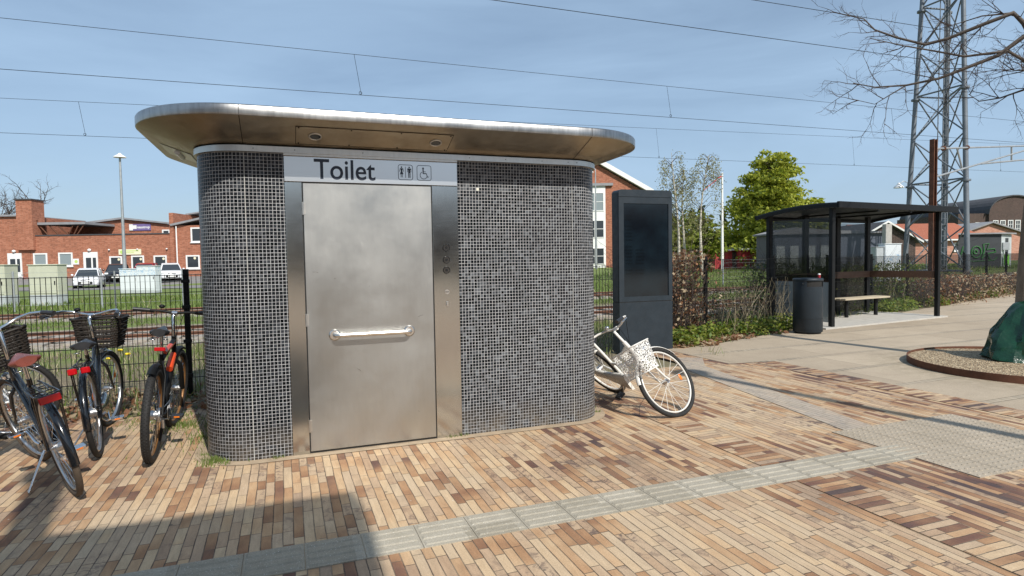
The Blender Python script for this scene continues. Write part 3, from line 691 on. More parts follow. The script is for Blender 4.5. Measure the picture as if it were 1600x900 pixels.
# ================================================================== SKY LINES: overhead wires
def catenary(yc, zc, zm, mids, label, zmr=0.):
    o = empty('overhead_contact_line', (12, yc, 0), 0, label, 'overhead wire')
    mb = MB(); pts = [(x, yc, zc(x)) for x in range(-40, 101, 4)]; mb.tube(pts, .0065, 5); mb.build('contact_wire', M_black, o, True)
    mb = MB(); pts = [(x, yc, zm(x)) for x in range(-40, 101, 4)]; mb.tube(pts, .006, 5); mb.build('messenger_wire', M_black, o, True)
    for x in mids:
        mb = MB(); mb.tube([(x, yc, zm(x)), (x+.15, yc, zc(x))], .005, 4); mb.torus((x+.13, yc, zc(x)+.05), (0, 1, 0), .035, .006, 12, 4); mb.build('dropper', M_black, o, True)
catenary(15.7, lambda x: 5.70+.0055*x, lambda x: 6.70-.003*x+.00009*x*x, (-7.3, 1.77, 10.92, 20.3, 29.5), 'nearer pair of railway overhead wires joined by droppers above the toilet')
catenary(22.8, lambda x: 5.72+.0105*x, lambda x: 6.83+.020*x+.00005*x*x, (-15, -5.9, 4.5, 15.3, 26.8, 38), 'farther lower pair of railway overhead wires passing behind the toilet canopy')
mb = MB(); mb.tube([(x, 14.5, 7.95+.003*x) for x in range(-40, 101, 4)], .009, 5); tag(mb.build('feeder_wire', M_black), 'single feeder wire high in the sky crossing the top edge at the middle', 'cable')
mb = MB(); mb.tube([(x, 14.5, 8.92+.008*x) for x in range(-40, 101, 4)], .009, 5); tag(mb.build('feeder_wire', M_black), 'topmost feeder wire seen only near the upper right corner', 'cable')

# ================================================================== FENCES
def mesh_fence(o, p0, p1, h, n, mat, posts, pr=.006, dx=.05, dz=.2, hr=.007, z0=.04):
    p0, p1 = Vector((*p0, 0)), Vector((*p1, 0)); d = (p1-p0); Lg = d.length; d.normalize(); rz = math.atan2(d.y, d.x)
    M = Matrix.Translation(p0) @ Matrix.Rotation(rz, 4, 'Z'); w = Lg/n
    for i in range(n):
        mb = MB(); mb.M = M; k = int(w/dx)
        for j in range(k+1):
            x = i*w+.012+j*(w-.024)/k; mb.box((x-pr/2, -pr/2, z0), (x+pr/2, pr/2, h))
        z = h-.008-.2*int((h-.06)/.2)
        while z < h:
            mb.box((i*w, -pr/2-hr, z-hr/2), (i*w+w, -pr/2, z+hr/2)); mb.box((i*w, pr/2, z-hr/2), (i*w+w, pr/2+hr, z+hr/2)); z += dz
        mb.build('mesh_panel', mat, o, True, recalc=False)
    for i in posts:
        mb = MB(); mb.M = M; x = i*w; mb.bbox((x-.03, .012, 0), (x+.03, .072, h+.06), .004); po = mb.build('post', mat, o, True)
        for z in (.25, .65, 1.05, h-.08):
            mb = MB(); mb.M = M; mb.bbox((x-.045, -.018, z-.02), (x+.045, .012, z+.02), .004); mb.build('clamp', mat, po, True)
o = empty('mesh_fence', (-1.09, 7.95, 0), 0, 'black wire mesh fence behind the parked bicycles and the toilet', 'fence')
mesh_fence(o, (-8.59, 7.95), (3.91, 7.95), 1.43, 5, M_black, (0, 1, 2, 3, 4, 5)); mesh_fence(o, (3.93, 7.95), (4.56, 7.97), 1.43, 1, M_black, ())
o = empty('mesh_fence', (7.59, 9.55, 0), 0, 'black wire mesh fence between the information screen and the bus shelter, overgrown at its foot', 'fence')
mesh_fence(o, (5.2, 8.87), (36.2, 18.64), 1.48, 13, M_black, range(1, 14))
# galvanised fence beyond the tracks
def thin_fence(p0, p1, n, label, posts2=()):
    o = empty('wire_fence', (*p0, 0), 0, label, 'fence'); a, b = Vector((*p0, 0)), Vector((*p1, 0)); d = (b-a)/n; 
    for i in range(n+1):
        q = a+d*i; mb = MB(); mb.cyl(q, q+Vector((0, 0, 1.42)), .035, 8)
        if i in posts2: mb.cyl(q+Vector((.4, .1, 0)), q+Vector((.4, .1, 1.38)), .03, 8)
        mb.build('post', M_galv, o, True)
    mb = MB()
    for z in (.2, .45, .7, .95, 1.2, 1.36): mb.tube([a+Vector((0, 0, z)), b+Vector((0, 0, z))], .004, 4)
    mb.build('wires', M_galv, o, True)
thin_fence((-17.0, 26.5), (-1.0, 26.0), 6, 'thin galvanised wire fence on grey posts along the far side of the tracks', (2, 4))
thin_fence((22, 26.6), (60, 27), 12, 'grey wire fence in front of the lattice mast and the graffitied hut')

# ================================================================== BICYCLES
RW = .345
def bike(name, label, loc, heading, lean, steer=0., wb=1.10, frame=M_bblk, style='city', saddle=M_sadbk, basket=None, fender=M_bblk, rack=True, refl='bar', bars=M_chrome, tyre=M_tyre, rim=M_alu, tw=.021, seat_h=.92, bar_h=1.07, kick=True, rearmud=True, group=None, accent=None, pedal_a=30, scale=1.):
    hub_r, hub_f = Vector((0, 0, RW)), Vector((wb, 0, RW))
    H0, H1 = Vector((wb-.155, 0, .66)), Vector((wb-.225, 0, .86))
    ax = (H1-H0).normalized()
    S = Matrix.Translation(H0) @ Matrix.Rotation(steer, 4, ax) @ Matrix.Translation(-H0)
    # solve pitch so that both wheels touch the ground
    def low(c, nrm, M):
        c2 = M @ c; n2 = (M.to_3x3() @ nrm).normalized(); d = Vector((0, 0, -1)); d = d-n2*d.dot(n2); d.normalize(); return c2+d*(RW+tw*.6)
    LM = Matrix.Rotation(lean, 4, 'X')
    lo, hi = -.6, .6
    for _ in range(40):
        mid = (lo+hi)/2; A = Matrix.Rotation(mid, 4, 'Y') @ LM
        zr = low(hub_r, Vector((0, 1, 0)), A).z; zf = low(S @ hub_f, (S.to_3x3() @ Vector((0, 1, 0))), A).z
        if zf > zr: lo = mid
        else: hi = mid
    A = Matrix.Rotation(mid, 4, 'Y') @ LM; p = low(hub_r, Vector((0, 1, 0)), A)
    A = Matrix.Translation(-p) @ A
    o = empty(name, (0, 0, 0), 0, label, 'bicycle', group)
    o.matrix_basis = Matrix.Translation((*loc, .002)) @ Matrix.Rotation(heading, 4, 'Z') @ Matrix.Scale(scale, 4) @ A
    I = Matrix.Identity(4)
    def part(nm, mb, m, par=None): return mb.build(nm, m, par or o)
    mtb = style == 'mtb'
    bb = Vector((.43, 0, .29)); st = Vector((.43-.17, 0, .29+.50)); sad = Vector((.22, 0, seat_h))
    # frame
    mb = MB(); tr = .019 if not mtb else .02
    mb.cyl(bb, st, .016); mb.tube([H0-ax*.02, H1+ax*.01], .021, 12)
    if mtb:
        mb.tube([H1-ax*.03, st+Vector((.03, 0, -.05))], .02, 10); mb.tube([H0+ax*.03, bb+Vector((.02, 0, .02))], .027, 10)
    elif style == 'step':
        mb.tube([H0+ax*.02, H0+Vector((-.12, 0, -.16)), Vector((.60, 0, .36)), bb+Vector((0, 0, .03))], .021, 12)
        mb.tube([H1-ax*.03, H1+Vector((-.14, 0, -.14)), Vector((.62, 0, .50)), Vector((.36, 0, .50))], .015, 10)
    else:
        mb.tube([H0+ax*.03, bb+Vector((.02, 0, .02))], .022, 12); mb.tube([H1-ax*.03, Vector((.34, 0, .56))], .017, 10)
    for s in (-1, 1):
        mb.tube([bb+Vector((-.03, s*.03, 0)), Vector((.15, s*.055, .315)), hub_r+Vector((0, s*.062, 0))], .010, 8)
        mb.tube([st+Vector((0, s*.015, -.06)), Vector((.16, s*.05, .62)), hub_r+Vector((0, s*.062, 0))], .008, 8)
    mb.cyl(bb+Vector((0, -.036, 0)), bb+Vector((0, .036, 0)), .022, 14)
    fr = part('frame', mb, frame)
    if accent:
        mb = MB(); mb.tube([H0+ax*.06+Vector((-.05, 0, -.02)), bb+Vector((.30, 0, .30))], .0285, 10); mb.tube([H1-ax*.03+Vector((-.05, 0, -.02)), st+Vector((.14, 0, -.01))], .0212, 10); part('frame_stripe', mb, accent, fr)
    mb = MB(); mb.cyl(st-(st-bb).normalized()*.05, sad+Vector((.02, 0, -.04)), .0135, 12); part('seat_post', mb, M_chrome, None)
    # fork (steered)
    mb = MB(); mb.M = S
    for s in (-1, 1): mb.tube([H0+Vector((.005, s*.02, -.03)), H0+Vector((.02, s*.052, -.07)), H0.lerp(hub_f, .5)+Vector((-.005, s*.056, 0)), H0.lerp(hub_f, .85)+Vector((-.01, s*.056, 0)), hub_f+Vector((0, s*.056, 0))], [.014, .015, .013, .010, .009] if not mtb else [.018, .02, .02, .022, .02], 10)
    mb.cyl(H0-ax*.035+Vector((0, -.03, 0)), H0-ax*.035+Vector((0, .03, 0)), .017)
    part('fork', mb, frame if not mtb else M_black)
    # wheels
    def wheel(c, M, rear):
        mb = MB(); mb.M = M
        mb.torus(c, (0, 1, 0), RW-.036, .011, 48, 8, .8, 1.25)
        w = part('wheel', mb, rim)
        mb = MB(); mb.M = M; mb.cyl(c+Vector((0, -.05, 0)), c+Vector((0, .05, 0)), .012, 12); hr = .036 if rear else .022
        mb.cyl(c+Vector((0, -.032, 0)), c+Vector((0, .032, 0)), hr, 16); part('hub', mb, M_alu, w)
        mb = MB(); mb.M = M; mb.torus(c, (0, 1, 0), RW-tw*.2, tw, 56, 10)
        if mtb:
            for i in range(80):
                a = 2*math.pi*i/80
                for s in (-.012, 0.0, .012):
                    aa = a+(.04 if s else 0); rr = RW-tw*.2+tw*.97-(.004 if s else 0); q = c+Vector((rr*math.cos(aa), s*1.3, rr*math.sin(aa)))
                    mb.ell(q, .006, .005, .006, 5, 3)
        part('tyre', mb, tyre, w)
        mb = MB(); mb.M = M; n = 32 if frame is not M_bwht else 20; sr_ = .0014 if frame is not M_bwht else .0024
        for i in range(n):
            a = 2*math.pi*i/n; s = 1 if i % 2 else -1; b = a+(.55 if i % 4 < 2 else -.55)
            mb.tube([c+Vector((hr*math.cos(b), s*.026, hr*math.sin(b))), c+Vector(((RW-.042)*math.cos(a), 0, (RW-.042)*math.sin(a)))], sr_, 4, False)
        part('spokes', mb, M_chrome if frame is not M_bwht else M_bwht, w)
        if not mtb:
            mb = MB(); mb.M = M; a = R(25 if frame is not M_bwht else -8); q = c+Vector((.22*math.cos(a), 0, .22*math.sin(a))); mb.ell(q, .018, .006, .035, 10, 6); part('spoke_reflector', mb, M_amber, w)
    wheel(hub_r, I, True); wheel(hub_f, S, False)
    # mudguards
    def guard(c, a0, a1, M, w_=.027, rr=RW+.028, mat=fender, flat=False):
        rings = []; n = 22
        for i in range(n+1):
            a = R(a0+(a1-a0)*i/n); d = Vector((math.cos(a), 0, math.sin(a))); rg = []
            for k in range(9):
                t = -1+k*.25; rg.append(c+d*(rr-.016*t*t)+Vector((0, w_*t, 0)))
            for k in range(8, -1, -1):
                t = -1+k*.25; rg.append(c+d*(rr-.003-.016*t*t)+Vector((0, w_*t*.93, 0)))
            rings.append(rg)
        mb = MB(); mb.M = M; mb.loft(rings, True); g = part('mudguard', mb, mat)
        if not mtb:
            mb = MB(); mb.M = M
            for aa in ((a1-30,) if a1 > a0 else (a0+30,)):
                a = R(aa); d = Vector((math.cos(a), 0, math.sin(a)))
                for s in (-1, 1): mb.tube([c+Vector((0, s*.058, 0)), c+d*(rr-.02)+Vector((0, s*w_, 0))], .0025, 5)
            part('mudguard_stay', mb, M_chrome, g)
    if mtb:
        guard(hub_r, 58, 118, I, .030, RW+.06, M_black); guard(hub_f, 60, 150, S, .032, RW+.06, M_black)
    else:
        guard(hub_r, 55, 190, I); guard(hub_f, 32, 165, S)
    # saddle
    mb = MB(); rings = []
    for i in range(11):
        t = i/10; x = -.13+.27*t; wd = .085*(1-t)**.8+.022 if not mtb else .07*(1-t)**1.0+.018; wd *= (.55+.45*min(1, t*7)); hh = .03*(1-.3*t)
        zc = sad.z+.02*(abs(t-.35)*1.2)
        rings.append([(sad.x+x, wd*math.cos(2*math.pi*k/14), zc+hh*math.sin(2*math.pi*k/14)*(.9 if math.sin(2*math.pi*k/14) > 0 else 1.3)) for k in range(14)])
    mb.loft(rings, True); sd_ = part('saddle', mb, saddle)
    mb = MB()
    for s in (-1, 1): mb.torus(sad+Vector((-.09, s*.045, -.055)), (0, 0, 1), .016, .004, 12, 5); mb.tube([sad+Vector((-.1, s*.035, -.04)), sad+Vector((.02, s*.02, -.05)), sad+Vector((.11, s*.012, -.02))], .004, 6)
    part('saddle_rails', mb, M_chrome, sd_)
    # handlebar
    top = H1+ax*((bar_h-H1.z)/ax.z)
    mb = MB(); mb.M = S; mb.tube([H1, top-ax*.02, top+Vector((.05, 0, 0)) if not mtb else top+Vector((.07, 0, .0))], .014, 10); mb.cyl(top+Vector((.05, -.022, 0)), top+Vector((.05, .022, 0)), .019, 14)
    part('stem', mb, bars)
    b0 = top+Vector((.055, 0, .0))
    if mtb: half = [(0, .0, 0), (.0, .10, .012), (-.03, .32, .02)]; g0, g1 = (-.018, .20, .016), (-.03, .335, .02)
    else: half = [(0, 0, 0), (.015, .07, .012), (.01, .15, .035), (-.04, .22, .045), (-.12, .26, .038), (-.24, .285, .02)]; g0, g1 = (-.13, .263, .036), (-.25, .288, .018)
    mb = MB(); mb.M = S
    for s in (-1, 1): mb.tube([b0+Vector((a, s*b, c)) for a, b, c in half], .0112, 10)
    hb = part('handlebar', mb, bars if not mtb else M_black)
    for s in (-1, 1):
        mb = MB(); mb.M = S; A0, A1 = b0+Vector((g0[0], s*g0[1], g0[2])), b0+Vector((g1[0], s*g1[1], g1[2])); mb.tube([A0, A0.lerp(A1, .3), A0.lerp(A1, .8), A1], [.016, .0165, .017, .018], 12); part('grip', mb, M_sadbk, hb)
        mb = MB(); mb.M = S; d = (A1-A0).normalized(); f = Vector((.6, s*.1, -.4)) if not mtb else Vector((.9, 0, -.35))
        mb.tube([A0-d*.035+Vector((0, 0, -.005)), A0-d*.02+f*.05, A0+d*.06+f*.055, A0+d*.10+f*.06], [.008, .006, .0055, .006], 8); part('brake_lever', mb, M_chrome if not mtb else M_black, hb)
    mb = MB(); mb.M = S; mb.ell(b0+Vector((-.0, .11, .055)), .026, .026, .018, 14, 8); part('bell', mb, M_black if frame is not M_bwht else M_chrome, hb)
    mb = MB()
    for s in (-1, 1): mb.tube([S @ (b0+Vector((.03, s*.14, .01))), S @ (b0+Vector((.10, s*.05, -.02))), S @ (H1+Vector((.06, 0, -.02))), H0+Vector((-.05, 0, .0)), bb+Vector((.05, .0, .12))], .0025, 5)
    part('brake_cable', mb, M_black, hb)
    # front lamp
    if not mtb:
        mb = MB(); mb.M = S; q = H0+Vector((.075, 0, .06)); mb.tube([q, q+Vector((.03, 0, 0)), q+Vector((.05, 0, 0))], [.018, .03, .031], 16); part('headlight', mb, M_chrome)
    # basket
    if basket:
        wkr = basket == 'wicker'; bt = top.z-(.045 if wkr else .235); bo = b0.x+(.05 if wkr else -.11); dz = .27 if wkr else .27
        Lx, Wy = (.29, .40) if wkr else (.27, .36)
        def brg(f, z, n=8):
            lx, wy, r_ = Lx*f, Wy*f, .06*f; cxm = bo+Lx*.48; pts = []
            for sx, sy, a0 in ((1, 1, 0), (-1, 1, 90), (-1, -1, 180), (1, -1, 270)):
                for i in range(n+1): a = R(a0+90*i/n); pts.append(Vector((cxm+sx*(lx/2-r_)+r_*math.cos(a), sy*(wy/2-r_)+r_*math.sin(a), z)))
            return pts
        if wkr:
            mb = MB(); mb.M = S; n = 12
            for k in range(n+1):
                t = k/n; rg = brg(.78+.22*t, bt-dz+dz*t)
                rg = [p+Vector((0, 0, .005*math.sin(i*1.9+k*3.1))) + (p-Vector((bo+Lx*.48, 0, p.z))).normalized()*.006*(1 if (i+k) % 2 else -1) for i, p in enumerate(rg)]
                mb.tube(rg, .0062 if k < n else .012, 5, closed=True)
            lowr, hir = brg(.78, bt-dz), brg(1., bt)
            for i in range(len(lowr)):
                mb.tube([lowr[i], hir[i]], .0045, 4)
                if i < len(lowr)-1 and (lowr[i+1]-lowr[i]).length > .1:
                    for q in range(1, 8): mb.tube([lowr[i].lerp(lowr[i+1], q/8), hir[i].lerp(hir[i+1], q/8)], .0045, 4)
            for q in range(9): y = -Wy*.36+q*Wy*.09; mb.tube([(bo+Lx*.1, y, bt-dz), (bo+Lx*.86, y, bt-dz)], .006, 4)
            part('basket', mb, M_wick)
        else:
            mb = MB(); mb.M = S; mb.loft([brg(.80, bt-dz), brg(.87, bt-dz*.6), brg(.94, bt-dz*.3), brg(1., bt)], True, caps=False); q = brg(.80, bt-dz+.002); mb.add(q, [tuple(range(len(q)))]); bk = part('basket', mb, M_lace)
            mb = MB(); mb.M = S; mb.tube(brg(1.0, bt), .007, 8, closed=True); mb.tube(brg(.80, bt-dz), .006, 8, closed=True); part('basket_rim', mb, M_bwht, bk)
    # rear carrier + reflector
    if rack:
        zt = RW*2+.055; mb = MB()
        mb.tube([(.16, -.03, zt+.03), (.10, -.06, zt), (-.22, -.065, zt), (-.27, -.03, zt), (-.27, .03, zt), (-.22, .065, zt), (.10, .06, zt), (.16, .03, zt+.03)], .0065, 8)
        for x in (-.2, -.1, 0, .08): mb.tube([(x, -.065, zt), (x, .065, zt)], .004, 6)
        mb.tube([(-.25, 0, zt+.004), (.12, 0, zt+.004)], .005, 6)
        mb.tube([(-.2, -.02, zt+.02), (.0, -.03, zt+.035), (.1, 0, zt+.02), (0, .03, zt+.035), (-.2, .02, zt+.02)], .004, 6)
        for s in (-1, 1): mb.tube([(-.12, s*.065, zt), hub_r+Vector((-.005, s*.068, .0))], .005, 6); mb.tube([(-.22, s*.065, zt), hub_r+Vector((-.015, s*.068, .01))], .005, 6)
        rk = part('carrier', mb, M_bblk)
        mb = MB()
        if refl == 'bar': mb.bbox((-.292, -.058, zt-.045), (-.272, .058, zt), .006)
        else:
            for s in (-.042, .042): mb.bbox((-.292, s-.030, zt-.035), (-.272, s+.030, zt+.012), .012)
        part('rear_reflector', mb, M_red, rk)
    elif mtb:
        mb = MB(); mb.bbox((sad.x-.05, -.04, sad.z-.155), (sad.x-.025, .04, sad.z-.125), .006); part('rear_reflector', mb, M_red)
    # drivetrain
    mb = MB(); mb.torus(bb+Vector((0, -.05, 0)), (0, 1, 0), .082, .006, 36, 6, 1, .5)
    for i in range(5): a = i*1.2566; mb.tube([bb+Vector((0, -.05, 0)), bb+Vector((.08*math.cos(a), -.05, .08*math.sin(a)))], .005, 5)
    cs_ = part('chainring', mb, M_alu if mtb else M_bblk)
    a = R(pedal_a)
    for s in (-1, 1):
        d = Vector((math.cos(a)*s, 0, math.sin(a)*s)); e = bb+d*.17+Vector((0, s*.075, 0))
        mb = MB(); mb.tube([bb+Vector((0, s*.045, 0)), bb+d*.03+Vector((0, s*.058, 0)), e], .0095, 8); ck = part('crank', mb, M_chrome if not mtb else M_black)
        mb = MB(); q = e+Vector((0, s*.06, 0)); mb.bbox(tuple(q+Vector((-.045, -.045, -.011))), tuple(q+Vector((.045, .045, .011))), .006); mb.cyl(e, q, .006); pd = part('pedal', mb, M_sadbk if mtb or style != 'city' else M_chrome, ck)
        mb = MB(); mb.box(tuple(q+Vector((-.0475, -.02, -.005))), tuple(q+Vector((-.0451, .02, .005)))); part('pedal_reflector', mb, M_amber, pd)
    mb = MB()
    if mtb:
        for dz_ in (.055, -.055): mb.tube([hub_r+Vector((0, -.05, dz_*.6)), bb+Vector((0, -.05, dz_*1.4))], .004, 5)
        mb.tube([hub_r+Vector((.02, -.065, -.04)), hub_r+Vector((.03, -.07, -.11))], .012, 6); mb.torus(hub_r+Vector((0, -.045, 0)), (0, 1, 0), .05, .012, 24, 6, 1, .8); mb.torus(hub_r+Vector((0, .045, 0)), (0, 1, 0), .08, .004, 24, 5, 1.6, .4)
        part('chain', mb, M_alu)
    else:
        rings = []
        for i in range(10):
            t = i/9; x = -.02+t*.56; zc = RW-.0+t*(-.05); h_ = .05+.06*min(1, max(0, (t-.4)*2)); rings.append([(x, -.035, zc-h_), (x, -.068, zc-h_*.8), (x, -.072, zc+h_*.6), (x, -.06, zc+h_), (x, -.035, zc+h_)])
        mb.loft(rings, True); part('chain_guard', mb, frame if style != 'city' else M_bblk)
    if kick:
        mb = MB(); mb.tube([bb+Vector((-.09, .03, -.02)), bb+Vector((-.11, .06, -.05)), bb+Vector((-.16, .20, -.245))], [.010, .009, .007], 8); mb.tube([bb+Vector((-.19, .205, -.25)), bb+Vector((-.13, .20, -.25))], .008, 8); part('kickstand', mb, M_chrome)
    return o
def hd_(a, b): return math.atan2(b[1]-a[1], b[0]-a[0])
BG = 'bicycles parked left of the toilet'
bike('bicycle', 'black city bicycle with brown leather saddle and wide red rear reflector, nearest on the left', (-1.37, 4.825), hd_((-1.37, 4.825), (-1.87, 5.80)), R(-13), R(12), saddle=M_sadbr, basket='wicker', tyre=M_tyred, seat_h=.93, bar_h=1.10, group=BG)
bike('bicycle', 'black city bicycle with dark wicker basket, black saddle and two red rear reflectors', (-1.456, 5.742), hd_((-1.456, 5.742), (-1.618, 6.845)), R(-6), R(-16), basket='wicker', refl='twin', seat_h=.88, bar_h=1.08, group=BG)
bike('bicycle', 'black and orange mountain bicycle with knobbly tyres, closest to the toilet wall', (-1.027, 5.404), hd_((-1.027, 5.404), (-1.045, 6.55)), R(4), R(-6), wb=1.14, frame=M_black, style='mtb', rack=False, tw=.030, rim=M_gold, seat_h=.98, bar_h=1.08, kick=False, accent=M_borg, group=BG, pedal_a=5)
bike('bicycle', 'lime and white bicycle, mostly out of the frame behind the brown saddled one', (-2.35, 6.68), R(196), R(-8), R(-15), wb=1.05, frame=M_bwhite, accent=M_bgrn, style='mtb', rack=False, tw=.026, seat_h=.88, bar_h=.98, kick=False, group=BG)
bike('bicycle', 'bicycle cut by the left edge with only its tyre showing beside the paving', (-2.52, 5.90), R(172), R(4), 0, saddle=M_sadbk, rack=False, group=BG)
bike('bicycle', 'cream white bicycle with lace pattern basket leaning against the right end of the toilet', (3.515, 6.087), R(-83), R(38.2), R(111), wb=1.10, frame=M_bwht, style='step', basket='lace', fender=M_bwht, bars=M_bwht, rim=M_bwht, rack=True, kick=False, seat_h=.82, bar_h=1.02, pedal_a=60, scale=1.0)

# ================================================================== BUS SHELTER, BIN
S = empty('bus_shelter', (10.66, 9.53, 0), R(7.2), 'black bus shelter with curved roof, tinted glass and a timber bench', 'bus shelter')
LX, LY = 3.92, 1.55
for i, (x, y, w_) in enumerate(((0, 0, .10), (LX, 0, .10), (0, LY, .13), (1.25, LY, .15), (2.45, LY, .15), (LX-.25, LY, .13))):
    mb = MB(); mb.bbox((x-w_/2, y-.045, 0), (x+w_/2, y+.045, 2.5), .008); mb.build('post', M_black, S)
def rz_(t): return 2.46+.14*t+.26*t*(1-t)*1.05   # t 0 rear .. 1 front
arc = [(LY+.28-(LY+.5)*k/14, rz_(k/14)) for k in range(15)]
mb = MB(); mb.prism([(y, z) for y, z in arc]+[(y, z-.03) for y, z in reversed(arc)], 'x', -.13, 4.28); mb.build('roof', M_anth, S)
mb = MB(); mb.bbox((-.14, -.25, 2.49), (4.30, -.19, 2.62), .006); mb.bbox((-.14, LY+.25, 2.40), (4.30, LY+.30, 2.47), .006)
for x in (-.12, LX+.33): mb.prism([(y, z-.03) for y, z in arc]+[(y, z-.10) for y, z in reversed(arc)], 'x', x-.02, x+.02)
mb.build('roof_edge', M_black, S)
mb = MB()
for x in (1.25, 2.45): mb.box((x-.03, -.2, 2.44), (x+.03, LY+.2, 2.475))
mb.box((-.05, LY-.02, 2.33), (LX-.2, LY+.02, 2.38)); mb.build('roof_beams', M_black, S)
mt = M_glT
for a, b in ((.07, 1.17), (1.33, 2.37), (2.53, LX-.33)):
    mb = MB(); mb.box((a, LY-.006, .12), (b, LY+.006, 2.32)); mb.build('rear_glass', M_glT, S)
mb = MB(); mb.box((-.006, .06, .98), (.006, LY-.06, 2.32)); mb.build('side_glass', M_glT, S)
mb = MB(); mb.box((-.006, .06, .12), (.006, LY-.06, .96)); mb.build('frosted_side_panel', M_glF, S)
mb = MB(); mb.quad((LX, .05, .12), (LX-.25, LY-.06, .12), (LX-.25, LY-.06, 2.3), (LX, .05, 2.3)); mb.build('clear_side_glass', M_glC, S)
mb = MB(); mb.box((.05, LY-.10, .95), (LX-.3, LY-.06, 1.11)); mb.box((.03, .05, .95), (.07, LY-.1, 1.11))
mb.add([(LX-.05, .05, .95), (LX-.29, LY-.06, .95), (LX-.25, LY-.06, .95), (LX-.01, .05, .95), (LX-.05, .05, 1.11), (LX-.29, LY-.06, 1.11), (LX-.25, LY-.06, 1.11), (LX-.01, .05, 1.11)], [(0, 1, 2, 3), (4, 5, 6, 7), (0, 1, 5, 4), (2, 3, 7, 6), (0, 3, 7, 4), (1, 2, 6, 5)])
mb.build('timber_rail', M_wood, S)
mb = MB()
for k in range(3): mb.bbox((1.7, .82+k*.13, .46), (3.45, .94+k*.13, .50), .008)
be = mb.build('bench_seat', M_woodp, S)
for x in (2.0, 3.15):
    mb = MB(); mb.cyl((x, 1.0, 0), (x, 1.0, .458), .045, 14); mb.build('bench_leg', M_black, be)
mb = MB(); mb.M = Matrix.Translation((10.66, 9.53, 0)) @ Matrix.Rotation(R(7.2), 4, 'Z'); mb.box((-.35, -.12, -.05), (4.15, LY+.35, .035)); struct('shelter_pad', mb, M_conc)
BN = empty('litter_bin', (9.62, 9.16, 0), 0, 'round anthracite litter bin with a dark slot in front of the bus shelter', 'litter bin')
mb = MB(); 
def cring(r, z, n=36): return [(r*math.cos(2*math.pi*i/n), r*math.sin(2*math.pi*i/n), z) for i in range(n)]
mb.loft([cring(.24, .0), cring(.24, .03)], True); mb.build('base', M_black, BN)
mb = MB(); mb.loft([cring(.262, .035), cring(.27, .045), cring(.27, .92)], True); b1 = mb.build('body', M_anth, BN)
mb = MB(); mb.loft([cring(.255, .92), cring(.255, 1.03)], True); mb.build('slot', M_gap, BN)
mb = MB()
for k in range(36):
    a0, a1 = 2*math.pi*k/36, 2*math.pi*(k+1)/36; am = math.degrees((a0+a1)/2) % 360
    if not (222 < am < 300):
        mb.add([(.27*math.cos(a0), .27*math.sin(a0), .92), (.27*math.cos(a1), .27*math.sin(a1), .92), (.27*math.cos(a1), .27*math.sin(a1), 1.03), (.27*math.cos(a0), .27*math.sin(a0), 1.03)], [(0, 1, 2, 3)], True)
mb.loft([cring(.27, 1.03), cring(.275, 1.035), cring(.275, 1.07), cring(.262, 1.085), cring(.1, 1.09)], True); mb.build('lid', M_anth, BN)
mb = MB(); mb.torus((0, 0, .3), (0, 0, 1), .2705, .003, 40, 5); mb.torus((0, 0, .075), (0, 0, 1), .2705, .003, 40, 5); mb.build('seam_line', M_black, BN)
mb = MB(); a = R(206); mb.cyl((.26*math.cos(a), .26*math.sin(a), .985), (.281*math.cos(a), .281*math.sin(a), .985), .014, 12); mb.build('lock', M_chrome, BN)
LI = empty('drink_can', (9.76, 9.02, 1.09), 0, 'small red and white drink can left on the litter bin lid', 'can')
mb = MB(); mb.cyl((0, 0, 0), (0, 0, .06), .026, 16); mb.build('can_body', M_carr, LI); mb = MB(); mb.cyl((0, 0, .06), (0, 0, .085), .026, 16, .022); mb.build('can_top', M_white, LI)

# ================================================================== TREE WITH WATERING BAG
RC = (9.15, 5.08); RR = 1.36
mb = MB(); n = 72
o_ = [(RC[0]+(RR)*math.cos(2*math.pi*i/n), RC[1]+RR*math.sin(2*math.pi*i/n)) for i in range(n)]; i_ = [(RC[0]+(RR-.012)*math.cos(2*math.pi*i/n), RC[1]+(RR-.012)*math.sin(2*math.pi*i/n)) for i in range(n)]
rg = [[(x, y, 0) for x, y in o_], [(x, y, .095) for x, y in o_], [(x, y, .095) for x, y in i_], [(x, y, .02) for x, y in i_]]
mb.loft(rg, True, caps=False); rg_ = mb.build('tree_ring', M_corten); rg_.data.set_sharp_from_angle(angle=R(30)); tag(rg_, 'round rusty steel edging ring around the tree filled with gravel', 'tree edging')
mb = MB(); rings = []
for k in range(8):
    r_ = (RR-.013)*(1-k/8); rings.append([(RC[0]+r_*math.cos(2*math.pi*i/n), RC[1]+r_*math.sin(2*math.pi*i/n), .065+.03*(k/8)+.012*mnoise.noise(Vector((r_*4*math.cos(i*.0873), r_*4*math.sin(i*.0873), k)))) for i in range(n)])
mb.loft(rings, True, caps=False); mb.add(rings[-1], [tuple(range(n))]); tag(mb.build('gravel_bed', M_gravel), kind='stuff', label='tan gravel filling the rusty ring around the tree', cat='gravel')
def rot_to(d, ang, az):
    u = d.orthogonal().normalized(); w = d.cross(u); return (d*math.cos(ang)+(u*math.cos(az)+w*math.sin(az))*math.sin(ang)).normalized()
